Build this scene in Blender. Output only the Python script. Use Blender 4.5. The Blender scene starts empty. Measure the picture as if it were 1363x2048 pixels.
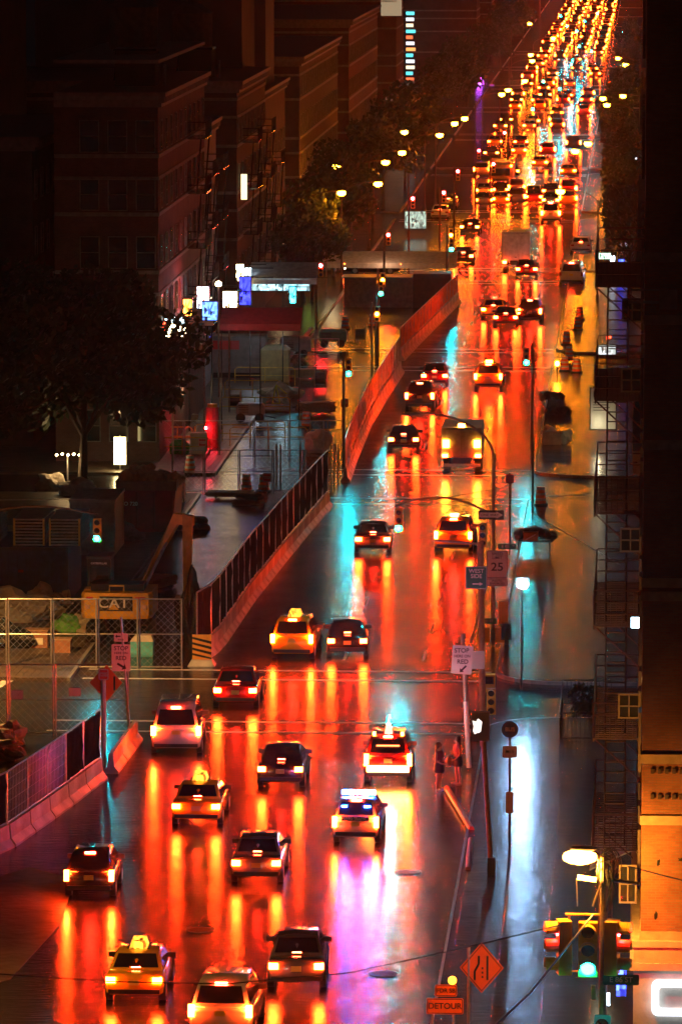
import bpy, bmesh, math, random
from mathutils import Vector, Matrix
random.seed(7)
R = math.radians
S = bpy.context.scene
COL = S.collection

# ------------------------------------------------------------------ camera
FPX, PW, PH, H = 11000.0, 1363.0, 2048.0, 35.0
TH = math.atan(1294.0 / FPX)
PSI = math.atan(608.5 * math.cos(TH) / FPX)
cam = bpy.data.cameras.new("camera")
cam.sensor_fit = 'VERTICAL'; cam.sensor_height = 36.0; cam.sensor_width = 24.0
cam.lens = FPX / PH * 36.0
cam.clip_start = 1.0; cam.clip_end = 9000.0
camo = bpy.data.objects.new("camera", cam); COL.objects.link(camo)
camo.location = (0, 0, H); camo.rotation_euler = (math.pi/2 - TH, 0, PSI)
S.camera = camo
MR = camo.rotation_euler.to_matrix()
RX, UP, FW = MR @ Vector((1, 0, 0)), MR @ Vector((0, 1, 0)), MR @ Vector((0, 0, -1))
def ray(px, py): return FW + RX * ((px - PW/2) / FPX) + UP * ((PH/2 - py) / FPX)
def G(px, py, z=0.0):
    d = ray(px, py); t = (z - H) / d.z
    return Vector((0, 0, H)) + d * t
def P(px, py, Y):
    d = ray(px, py); t = Y / d.y
    return Vector((0, 0, H)) + d * t

# ------------------------------------------------------------------ world, exposure
w = bpy.data.worlds.new("World"); S.world = w; w.use_nodes = True
nt = w.node_tree; nt.nodes.clear()
out = nt.nodes.new('ShaderNodeOutputWorld'); bg = nt.nodes.new('ShaderNodeBackground')
sky = nt.nodes.new('ShaderNodeTexSky'); sky.sky_type = 'NISHITA'; sky.sun_disc = False
sky.sun_elevation = R(-6); sky.sun_rotation = R(200)
bg2 = nt.nodes.new('ShaderNodeBackground'); bg2.inputs[0].default_value = (0.55, 0.50, 0.60, 1); bg2.inputs[1].default_value = 0.0025
ad = nt.nodes.new('ShaderNodeAddShader')
nt.links.new(sky.outputs[0], bg.inputs[0]); bg.inputs[1].default_value = 0.05
nt.links.new(bg.outputs[0], ad.inputs[0]); nt.links.new(bg2.outputs[0], ad.inputs[1]); nt.links.new(ad.outputs[0], out.inputs[0])
S.view_settings.view_transform = 'Standard'; S.view_settings.look = 'None'
S.view_settings.exposure = 0.7; S.view_settings.gamma = 1.0
S.render.engine = 'CYCLES'
S.cycles.use_denoising = True
try: S.cycles.denoiser = 'OPENIMAGEDENOISE'
except Exception: pass
S.cycles.max_bounces = 4; S.cycles.diffuse_bounces = 2; S.cycles.glossy_bounces = 3
S.cycles.transparent_max_bounces = 24; S.cycles.sample_clamp_indirect = 6.0; S.cycles.sample_clamp_direct = 0
S.cycles.use_light_tree = True
S.cycles.caustics_reflective = False; S.cycles.caustics_refractive = False

# ------------------------------------------------------------------ materials
MATS = {}
def mat(name, col, rough=0.6, metal=0.0, emit=None, st=0.0, var=0.25, sc=3.0, bump=0.0, bsc=20.0, spec=0.5, coat=0.0, pat=0):
    if name in MATS: return MATS[name]
    m = bpy.data.materials.new(name); m.use_nodes = True; t = m.node_tree; b = t.nodes['Principled BSDF']
    b.inputs['Roughness'].default_value = rough; b.inputs['Metallic'].default_value = metal
    b.inputs['Specular IOR Level'].default_value = spec; b.inputs['Coat Weight'].default_value = coat
    b.inputs['Coat Roughness'].default_value = 0.08
    c = (*col, 1)
    tc = t.nodes.new('ShaderNodeTexCoord')
    if var > 0 and emit is None:
        n = t.nodes.new('ShaderNodeTexNoise'); n.inputs['Scale'].default_value = sc; n.inputs['Detail'].default_value = 6
        t.links.new(tc.outputs['Object'], n.inputs['Vector'])
        r = t.nodes.new('ShaderNodeValToRGB'); r.color_ramp.elements[0].position = 0.3; r.color_ramp.elements[1].position = 0.7
        r.color_ramp.elements[0].color = (*[x*(1-var) for x in col], 1); r.color_ramp.elements[1].color = (*[min(1, x*(1+var)) for x in col], 1)
        t.links.new(n.outputs['Fac'], r.inputs[0]); t.links.new(r.outputs[0], b.inputs['Base Color'])
    else: b.inputs['Base Color'].default_value = c
    if bump > 0:
        n2 = t.nodes.new('ShaderNodeTexNoise'); n2.inputs['Scale'].default_value = bsc; n2.inputs['Detail'].default_value = 4
        t.links.new(tc.outputs['Object'], n2.inputs['Vector'])
        bp = t.nodes.new('ShaderNodeBump'); bp.inputs['Strength'].default_value = bump; bp.inputs['Distance'].default_value = 0.05
        t.links.new(n2.outputs['Fac'], bp.inputs['Height']); t.links.new(bp.outputs[0], b.inputs['Normal'])
    if emit is not None:
        b.inputs['Emission Color'].default_value = (*emit, 1); b.inputs['Emission Strength'].default_value = st
        if pat:      # lettering-like broken light of a lit sign or shop window
            br = t.nodes.new('ShaderNodeTexVoronoi'); br.distance = 'CHEBYCHEV'; br.inputs['Scale'].default_value = pat
            mp = t.nodes.new('ShaderNodeMapping'); mp.inputs['Scale'].default_value = (1.6, 1, .8); t.links.new(tc.outputs['Object'], mp.inputs[0]); t.links.new(mp.outputs[0], br.inputs['Vector'])
            q = t.nodes.new('ShaderNodeMapRange'); q.inputs[1].default_value = .15; q.inputs[2].default_value = .75; q.inputs[3].default_value = st*.04; q.inputs[4].default_value = st*2.2
            t.links.new(br.outputs['Color'], q.inputs[0]); t.links.new(q.outputs[0], b.inputs['Emission Strength'])
    MATS[name] = m; return m

def wet(name, base, r0, r1, wav, joint=0.0, tint2=None):
    """wet paving: water film of uneven roughness over ripples and grain"""
    m = bpy.data.materials.new(name); m.use_nodes = True; t = m.node_tree; b = t.nodes['Principled BSDF']
    g = t.nodes.new('ShaderNodeNewGeometry')
    L = t.links.new; N = t.nodes.new
    n1 = N('ShaderNodeTexNoise'); n1.inputs['Scale'].default_value = 0.5; n1.inputs['Detail'].default_value = 3; n1.inputs['Roughness'].default_value = 0.5
    L(g.outputs['Position'], n1.inputs['Vector'])
    mr = N('ShaderNodeMapRange'); mr.inputs[1].default_value = 0.25; mr.inputs[2].default_value = 0.75; mr.inputs[3].default_value = r0; mr.inputs[4].default_value = r1
    L(n1.outputs['Fac'], mr.inputs[0]); L(mr.outputs[0], b.inputs['Roughness'])
    n2 = N('ShaderNodeTexNoise'); n2.inputs['Scale'].default_value = 0.8; n2.inputs['Detail'].default_value = 2
    L(g.outputs['Position'], n2.inputs['Vector'])
    cr = N('ShaderNodeValToRGB'); cr.color_ramp.elements[0].position = .3; cr.color_ramp.elements[1].position = .75
    cr.color_ramp.elements[0].color = (*[x*.8 for x in base], 1); cr.color_ramp.elements[1].color = (*[x*1.2 for x in base], 1)
    L(n2.outputs['Fac'], cr.inputs[0]); L(cr.outputs[0], b.inputs['Base Color'])
    # ripples / hollows that break reflections up
    n3 = N('ShaderNodeTexNoise'); n3.inputs['Scale'].default_value = 2.6; n3.inputs['Detail'].default_value = 5; n3.inputs['Roughness'].default_value = 0.5
    mp = N('ShaderNodeMapping'); mp.inputs['Scale'].default_value = (.5, 2.0, 1.0)
    L(g.outputs['Position'], mp.inputs['Vector']); L(mp.outputs[0], n3.inputs['Vector'])
    b1 = N('ShaderNodeBump'); b1.inputs['Strength'].default_value = 1.0; b1.inputs['Distance'].default_value = wav
    L(n3.outputs['Fac'], b1.inputs['Height'])
    last = b1
    if joint > 0:
        br = N('ShaderNodeTexBrick'); br.offset = 0; br.inputs['Scale'].default_value = 1.0
        br.inputs['Brick Width'].default_value = joint; br.inputs['Row Height'].default_value = joint; br.inputs['Mortar Size'].default_value = 0.025
        L(g.outputs['Position'], br.inputs['Vector'])
        b2 = N('ShaderNodeBump'); b2.invert = True; b2.inputs['Strength'].default_value = 1.0; b2.inputs['Distance'].default_value = 0.06
        L(br.outputs['Fac'], b2.inputs['Height']); L(b1.outputs[0], b2.inputs['Normal']); last = b2
    L(last.outputs[0], b.inputs['Normal'])
    b.inputs['IOR'].default_value = 1.45; b.inputs['Specular IOR Level'].default_value = 0.7
    MATS[name] = m; return m

def brick_mat(name, c1, c2, mortar, scale=1.0, rough=0.85):
    m = bpy.data.materials.new(name); m.use_nodes = True; t = m.node_tree; b = t.nodes['Principled BSDF']; L = t.links.new; N = t.nodes.new
    g = N('ShaderNodeNewGeometry'); sp = N('ShaderNodeSeparateXYZ'); L(g.outputs['Position'], sp.inputs[0])
    a = N('ShaderNodeMath'); a.operation = 'ADD'; L(sp.outputs[0], a.inputs[0]); L(sp.outputs[1], a.inputs[1])
    cb = N('ShaderNodeCombineXYZ'); L(a.outputs[0], cb.inputs[0]); L(sp.outputs[2], cb.inputs[1])
    br = N('ShaderNodeTexBrick'); br.inputs['Scale'].default_value = scale; br.inputs['Brick Width'].default_value = 0.22; br.inputs['Row Height'].default_value = 0.075
    br.inputs['Mortar Size'].default_value = 0.008; br.inputs['Color1'].default_value = (*c1, 1); br.inputs['Color2'].default_value = (*c2, 1); br.inputs['Mortar'].default_value = (*mortar, 1)
    L(cb.outputs[0], br.inputs['Vector'])
    n = N('ShaderNodeTexNoise'); n.inputs['Scale'].default_value = 0.9; n.inputs['Detail'].default_value = 7; L(g.outputs['Position'], n.inputs['Vector'])
    mx = N('ShaderNodeMixRGB'); mx.blend_type = 'MULTIPLY'; mx.inputs[0].default_value = 0.6
    cr = N('ShaderNodeValToRGB'); cr.color_ramp.elements[0].position = .3; cr.color_ramp.elements[0].color = (.45, .42, .4, 1); cr.color_ramp.elements[1].position = .62
    L(n.outputs['Fac'], cr.inputs[0]); L(br.outputs['Color'], mx.inputs[1]); L(cr.outputs[0], mx.inputs[2]); L(mx.outputs[0], b.inputs['Base Color'])
    bp = N('ShaderNodeBump'); bp.invert = True; bp.inputs['Distance'].default_value = 0.01; L(br.outputs['Fac'], bp.inputs['Height']); L(bp.outputs[0], b.inputs['Normal'])
    b.inputs['Roughness'].default_value = rough
    MATS[name] = m; return m

ASPH = wet("wet_asphalt", (0.022, 0.022, 0.025), 0.17, 0.262, 0.018)
PAVE = wet("wet_paving", (0.07, 0.072, 0.075), 0.17, 0.262, 0.014, joint=1.5)
DIRT = mat("wet_dirt", (0.07, 0.05, 0.035), 0.5, var=.5, sc=1.0, bump=1.0, bsc=2.0)
KERB = mat("kerb_stone", (0.22, 0.21, 0.20), 0.35, bump=.3)
PAINT = mat("road_paint", (0.5, 0.5, 0.48), 0.3, var=.5, sc=5)
CONC = mat("concrete", (0.52, 0.50, 0.46), 0.5, var=.35, sc=1.2, bump=.5, bsc=6)
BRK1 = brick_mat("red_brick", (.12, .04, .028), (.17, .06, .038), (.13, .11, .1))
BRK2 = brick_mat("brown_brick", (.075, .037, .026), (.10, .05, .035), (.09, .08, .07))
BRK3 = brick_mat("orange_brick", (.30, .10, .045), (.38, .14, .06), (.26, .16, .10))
CREAM = mat("cream_stucco", (.55, .50, .40), .7, var=.15, bump=.2)
STONE = mat("pale_stone", (.22, .20, .17), .7, bump=.3)
GREYW = mat("grey_render", (.16, .155, .14), .8, var=.2, sc=.3)
BLACKM = mat("black_iron", (.02, .02, .02), .4, .6)
IRON = mat("dark_red_iron", (.07, .03, .025), .5, .3)
STEEL = mat("galvanised_steel", (.42, .42, .42), .35, .8, sc=8)
POLE = mat("weathered_pole", (.30, .24, .20), .5, .3, sc=10)
BRONZE = mat("brown_pole", (.10, .06, .045), .4, .5)
SIGY = mat("signal_yellow", (.75, .42, .03), .35, var=.1)
SIGD = mat("dark_lens", (.02, .02, .02), .2, var=0)
GLASS = mat("dark_glass", (.012, .014, .018), .06, var=0, spec=.8)
WINM = mat("window_glass", (.02, .022, .026), .08, var=0, spec=.8)
FRAMEW = mat("white_frame", (.16, .13, .10), .6)
RUB = mat("tyre_rubber", (.015, .015, .015), .7, var=0)
RIMM = mat("wheel_rim", (.4, .4, .42), .3, .8, var=0)
BLKP = mat("black_plastic", (.02, .02, .022), .35, var=0)
PLATE = mat("plate_yellow", (.65, .5, .12), .4, var=.1)
ORG = mat("safety_orange", (.85, .16, .02), .4, var=.1)
WREF = mat("white_band", (.75, .75, .72), .4, var=.05)
SIGNW = mat("sign_white", (.72, .71, .66), .4, var=.06)
SIGNO = mat("sign_orange", (.85, .13, .02), .35, var=.08)
SIGNG = mat("sign_green", (.0, .14, .08), .35, var=.08)
SIGNR = mat("sign_red", (.55, .02, .02), .35, var=.08)
SIGNB = mat("sign_black", (.012, .012, .012), .4, var=0)
CYEL = mat("machine_yellow", (.70, .36, .03), .35, var=.15, coat=.3)
TARP = mat("black_windscreen", (.015, .018, .018), .95, spec=.0, bump=1.0, bsc=3)
BAGK = mat("black_bag", (.012, .012, .014), .25, var=0, bump=1, bsc=14)
BAGW = mat("white_sack", (.5, .45, .36), .6, bump=1, bsc=9)
CARDB = mat("cardboard", (.38, .25, .14), .8)
TRAIL = mat("yellow_rail", (.55, .36, .05), .45)
BLUEC = mat("blue_container", (.02, .05, .14), .5, var=.3)
REDC = mat("red_dumpster", (.22, .02, .02), .5, var=.3)
GREENP = mat("green_plastic", (.05, .42, .08), .5)
SKIN = mat("skin", (.48, .28, .19), .5, var=.05)
LEAF = mat("leaf", (.03, .05, .013), .5, var=.5, sc=.8)
BARK = mat("bark", (.06, .045, .03), .8, bump=1, bsc=8)
def glow(name, c, st, pat=0): return mat(name, (0.02, 0.02, 0.02), .4, emit=c, st=st, var=0, pat=pat)
TAIL = glow("lit_taillight", (1, .036, .003), 420)
TAILF = glow("lit_taillight_far", (1, .045, .002), 420)
BRAKE = glow("lit_brake_light", (1, .02, .006), 350)
AMBER = glow("lit_amber", (1, .35, .02), 60)
HEADL = glow("lit_headlight", (1, .85, .6), 30)
NEONB = glow("blue_beacon", (.02, .10, 1), 380)
NEONW = glow("white_beacon", (.40, .5, 1), 130)
GRN = glow("green_light", (.001, .78, .92), 520)
REDL = glow("red_light", (1, .012, .02), 420)
AMBL = glow("amber_light", (1, .26, .006), 200)
SOD = glow("sodium_lamp", (1, .27, .006), 170)
SODN = glow("sodium_lamp_bright", (1, .33, .04), 30)
WLAMP = glow("cool_white_lamp", (.32, .60, 1), 240)
WARMW = glow("warm_window", (1, .75, .35), 1.2)
WARMS = glow("shop_light", (1, .72, .35), 7, 4.0)
COOLS = glow("cool_shop_light", (.65, .85, 1), 7, 4.0)
BLUES = glow("blue_sign_light", (.03, .06, 1), 5, 4.0)
CYANS = glow("cyan_sign_light", (.05, .7, .9), 4, 4.0)
REDS = glow("red_sign_light", (1, .06, .02), 6, 4.0)
PURPS = glow("purple_sign_light", (.55, .08, 1), 5, 4.0)
ROOFAD = glow("lit_roof_advert", (1, .30, .02), 1.8, 5)
ORAS = glow("orange_sign_light", (1, .30, .03), 5, 4.0)
CWHITE = glow("white_letter_light", (.80, .85, 1), 1.5)

# ------------------------------------------------------------------ mesh helpers
def link_mesh(name, bm, mats, parent=None, smooth=False):
    me = bpy.data.meshes.new(name); bmesh.ops.recalc_face_normals(bm, faces=bm.faces[:])
    bm.to_mesh(me); bm.free()
    for mm in (mats if isinstance(mats, (list, tuple)) else [mats]): me.materials.append(mm)
    if smooth:
        for p in me.polygons: p.use_smooth = True
    o = bpy.data.objects.new(name, me); COL.objects.link(o)
    if parent is not None: o.parent = parent
    return o
def tag(o, label=None, cat=None, group=None, kind=None):
    if label: o['label'] = label
    if cat: o['category'] = cat
    if group: o['group'] = group
    if kind: o['kind'] = kind
    return o
def empty(name, loc, label, cat, group=None, rz=0.0):
    o = bpy.data.objects.new(name, None); COL.objects.link(o); o.location = loc; o.rotation_euler = (0, 0, rz)
    o.empty_display_size = .3
    return tag(o, label, cat, group)
def box(bm, x0, x1, y0, y1, z0, z1, mi=0, M=None):
    v = [bm.verts.new((x, y, z)) for z in (z0, z1) for (x, y) in ((x0, y0), (x1, y0), (x1, y1), (x0, y1))]
    if M is not None:
        for q in v: q.co = M @ q.co
    for f in ((0, 1, 2, 3), (4, 5, 6, 7), (0, 1, 5, 4), (1, 2, 6, 5), (2, 3, 7, 6), (3, 0, 4, 7)):
        fc = bm.faces.new([v[i] for i in f]); fc.material_index = mi
    return v
def tube(bm, pts, r, n=8, mi=0, r2=None, cap=True):
    pts = [Vector(p) for p in pts]; rings = []
    for i, p in enumerate(pts):
        a = pts[max(i-1, 0)]; b = pts[min(i+1, len(pts)-1)]; d = (b - a).normalized()
        ref = Vector((0, 0, 1)) if abs(d.z) < .9 else Vector((1, 0, 0))
        u = d.cross(ref).normalized(); v = d.cross(u)
        rr = r if r2 is None else r + (r2 - r) * i / (len(pts) - 1)
        rings.append([bm.verts.new(p + (u*math.cos(2*math.pi*k/n) + v*math.sin(2*math.pi*k/n)) * rr) for k in range(n)])
    for i in range(len(rings)-1):
        for k in range(n):
            f = bm.faces.new((rings[i][k], rings[i][(k+1) % n], rings[i+1][(k+1) % n], rings[i+1][k])); f.material_index = mi
    if cap:
        bm.faces.new(rings[0]).material_index = mi; bm.faces.new(rings[-1]).material_index = mi
def loft(bm, rings, mi=0, caps=True):
    R_ = [[bm.verts.new(p) for p in r] for r in rings]; n = len(R_[0])
    for i in range(len(R_)-1):
        for k in range(n):
            bm.faces.new((R_[i][k], R_[i][(k+1) % n], R_[i+1][(k+1) % n], R_[i+1][k])).material_index = mi
    if caps: bm.faces.new(R_[0]).material_index = mi; bm.faces.new(R_[-1]).material_index = mi
def poly(bm, pts, mi=0): bm.faces.new([bm.verts.new(p) for p in pts]).material_index = mi
def slab(bm, pts, d, mi=0):
    """polygon given thickness along vector d"""
    a = [bm.verts.new(p) for p in pts]; b = [bm.verts.new(Vector(p) + Vector(d)) for p in pts]; n = len(a)
    bm.faces.new(a).material_index = mi; bm.faces.new(b).material_index = mi
    for k in range(n): bm.faces.new((a[k], a[(k+1) % n], b[(k+1) % n], b[k])).material_index = mi
def blob(bm, c, r, seed=0, sub=2, amp=.25, mi=0):
    q = bmesh.ops.create_icosphere(bm, subdivisions=sub, radius=1.0)
    rr = random.Random(seed); ph = [rr.uniform(0, 6) for _ in range(6)]
    for v in q['verts']:
        p = v.co.copy()
        k = 1 + amp*(math.sin(p.x*3+ph[0])*math.cos(p.y*4+ph[1]) + .6*math.sin(p.z*5+ph[2]+p.x*4) + .4*rr.uniform(-1, 1))
        v.co = Vector((c[0]+p.x*r[0]*k, c[1]+p.y*r[1]*k, c[2]+p.z*r[2]*k))
    for f in {f for v in q['verts'] for f in v.link_faces}: f.material_index = mi
def part(name, m, parent, fn, smooth=False):
    bm = bmesh.new(); fn(bm); return link_mesh(name, bm, m, parent, smooth)
def bpart(name, m, parent, *b):
    bm = bmesh.new()
    for q in b: box(bm, *q)
    return link_mesh(name, bm, m, parent)
def text(parent, s, size, loc, m, name='lettering', sx=1.0, rot=(math.pi/2, 0, 0)):
    c = bpy.data.curves.new(name, 'FONT'); c.body = s; c.size = size; c.align_x = 'CENTER'; c.align_y = 'CENTER'; c.extrude = .004
    c.offset = size*.012; c.space_line = .9
    o = bpy.data.objects.new(name, c); COL.objects.link(o); c.materials.append(m)
    dg = bpy.context.evaluated_depsgraph_get(); me = bpy.data.meshes.new_from_object(o.evaluated_get(dg)); bpy.data.objects.remove(o)
    me.name = name; o = bpy.data.objects.new(name, me); COL.objects.link(o)
    if not me.materials: me.materials.append(m)
    o.parent = parent; o.location = loc; o.rotation_euler = rot; o.scale = (sx, 1, 1); return o
def copy_tree(o, parent=None):
    c = o.copy(); COL.objects.link(c)
    if parent is not None: c.parent = parent
    for ch in list(o.children): copy_tree(ch, c)
    return c
def X_at(px, Y): return P(px, 1000, Y).x

# ------------------------------------------------------------------ ground
YK = [130.0] + [229.0 + 80.6*k for k in range(0, 16)]     # centre lines of the cross streets
def yk(i): return YK[i]
HALF = [15.0] + [5.0]*16
def struct(name, m, fn): return tag(part(name, m, None, fn), kind='structure')
struct('road', ASPH, lambda bm: poly(bm, [(-400, 20, 0), (400, 20, 0), (400, 5500, 0), (-400, 5500, 0)]))
KX, LX = -6.2, -24.6      # kerb lines
for i in range(len(YK)-1):
    a, b = YK[i] + (11 if i == 0 else 5), YK[i+1] - 5
    def rs(bm, a=a, b=b):
        # rounded corners at the kerb
        pts = [(60, a, 0), (KX+3, a, 0)] + [(KX+3-3*math.sin(t*math.pi/12), a+3-3*math.cos(t*math.pi/12), 0) for t in range(1, 7)]
        pts += [(KX+3-3*math.cos(t*math.pi/12), b-3+3*math.sin(t*math.pi/12), 0) for t in range(0, 7)] + [(60, b, 0)]
        slab(bm, pts, (0, 0, .15))
    struct('sidewalk', PAVE, rs)
    def ks(bm, a=a, b=b):
        pts = [(20, a, 0), (KX+3, a, 0)] + [(KX+3-3*math.sin(t*math.pi/12), a+3-3*math.cos(t*math.pi/12), 0) for t in range(1, 7)]
        pts += [(KX+3-3*math.cos(t*math.pi/12), b-3+3*math.sin(t*math.pi/12), 0) for t in range(0, 7)] + [(20, b, 0)]
        for p, q in zip(pts[:-1], pts[1:]):
            p, q = Vector(p), Vector(q); d = (q-p); n = Vector((-d.y, d.x, 0)).normalized()*.09
            slab(bm, [p+n, q+n, q-n*.02, p-n*.02], (0, 0, .156))
    struct('kerb', KERB, ks)
    if i >= 1:
        struct('sidewalk' if i > 2 else 'works_strip', PAVE if i > 2 else DIRT, lambda bm, a=a, b=b: box(bm, -80, LX-.1, a, b, 0, .15))
        struct('kerb', KERB, lambda bm, a=a, b=b: box(bm, LX-.1, LX+.06, a, b, 0, .156))
def cw(bm):
    for i in range(1, 12):
        for y in (YK[i]-8.6, YK[i]-5.9, YK[i]+5.9, YK[i]+8.6):
            box(bm, LX+.5, KX-.3, y-.15, y+.15, .004, .008)
    for k in range(9):                                     # zebra bars across the side street by the works
        x = -27.5 + k*1.25; y = yk(1) + 3
        slab(bm, [(x-11, y-4, .004), (x-10.5, y-4, .004), (x-9.5, y+2, .004), (x-10, y+2, .004)], (0, 0, .004))
struct('road_markings', PAINT, cw)
def lanes(bm):
    for i in range(1, 14):
        y = YK[i] + 12
        while y < YK[i+1] - 12:
            for x in (-9.6, -13.1): box(bm, x-.06, x+.06, y, y+3, .004, .008)
            y += 9
struct('lane_markings', PAINT, lanes)
struct('broken_ground', DIRT, lambda bm: slab(bm, [G(-120, 1790), G(60, 1735), G(150, 1760), G(120, 1850), G(20, 1960), G(-120, 2000)], (0, 0, .02)))
struct('warm_tint_sheet', wet('warm_tint_asphalt', (.04, .022, .012), .18, .26, .03), lambda bm: slab(bm, [G(330, 1290), G(392, 1300), G(440, 1255), G(525, 1135), G(600, 1040), G(655, 985), G(560, 985), G(330, 985)], (0, 0, .012)))  # brown sheet over wet asphalt, its colour stands in for warm reflections
struct('works_ground', DIRT, lambda bm: box(bm, -40, -24.9, yk(1)+14, yk(2)-8, .152, .2))
def mhole(px, py, grp):
    g = G(px, py)
    o = empty('manhole_cover', (g.x, g.y, .006), grp, 'manhole cover')
    part('cover', BLACKM, o, lambda bm: [tube(bm, [(0, 0, 0), (0, 0, .012)], .38, 20)])
    part('rim', STEEL, o, lambda bm: loft(bm, [[(r*math.cos(a*math.pi/12), r*math.sin(a*math.pi/12), z) for a in range(24)] for r, z in ((.40, 0), (.46, 0), (.46, .008), (.40, .008))], 0, False))
mhole(815, 1745, 'round iron manhole cover in the wet road behind the police car')
mhole(765, 1948, 'round manhole cover in the violet lit road near the orange diamond sign')
mhole(400, 1860, 'round manhole cover in the road between the cabs')
def cables(bm):
    pass
# bumped-out kerb by the two people and its orange rail
# ------------------------------------------------------------------ vehicles
PAINTS = {}
def paint(n, c, r=.22, metal=.2):
    return mat('paint_'+n, c, r, metal, var=.05, coat=.8)
WHITE = paint('white', (.72, .72, .70)); BLACK = paint('black', (.015, .015, .017)); SILV = paint('silver', (.42, .43, .44), .25, .6)
YEL = paint('yellow', (.85, .48, .02)); REDP = paint('red', (.35, .02, .02)); BLU = paint('blue', (.03, .06, .2)); GREY = paint('grey', (.13, .13, .14))
SPEC = {  # L, half width, belt z, roof z, greenhouse y0 y1 y2 y3, tail z, ground clearance
 'sedan': dict(L=4.85, w=.92, zb=.98, zr=1.45, g=(.72, 1.45, 2.75, 3.65), tz=.80, nose=.74),
 'suv':   dict(L=4.75, w=.94, zb=1.08, zr=1.74, g=(.10, .42, 2.75, 3.55), tz=.98, nose=.95),
 'hatch': dict(L=4.1, w=.86, zb=.98, zr=1.53, g=(.12, .62, 2.35, 3.3), tz=.86, nose=.8),
 'van':   dict(L=5.1, w=1.0, zb=1.15, zr=1.98, g=(.06, .22, 3.6, 4.4), tz=1.05, nose=1.0),
}
def ring(y, w, z0, z1):
    zm = z0 + (z1-z0)*.45
    h = [(0, z0), (w*.85, z0), (w*.96, z0+.08), (w, zm), (w*.985, z1-.14), (w*.90, z1-.02), (0, z1)]
    return [(x, y, z) for x, z in h] + [(-x, y, z) for x, z in h[-2:0:-1]]
VCACHE = {}
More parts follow.
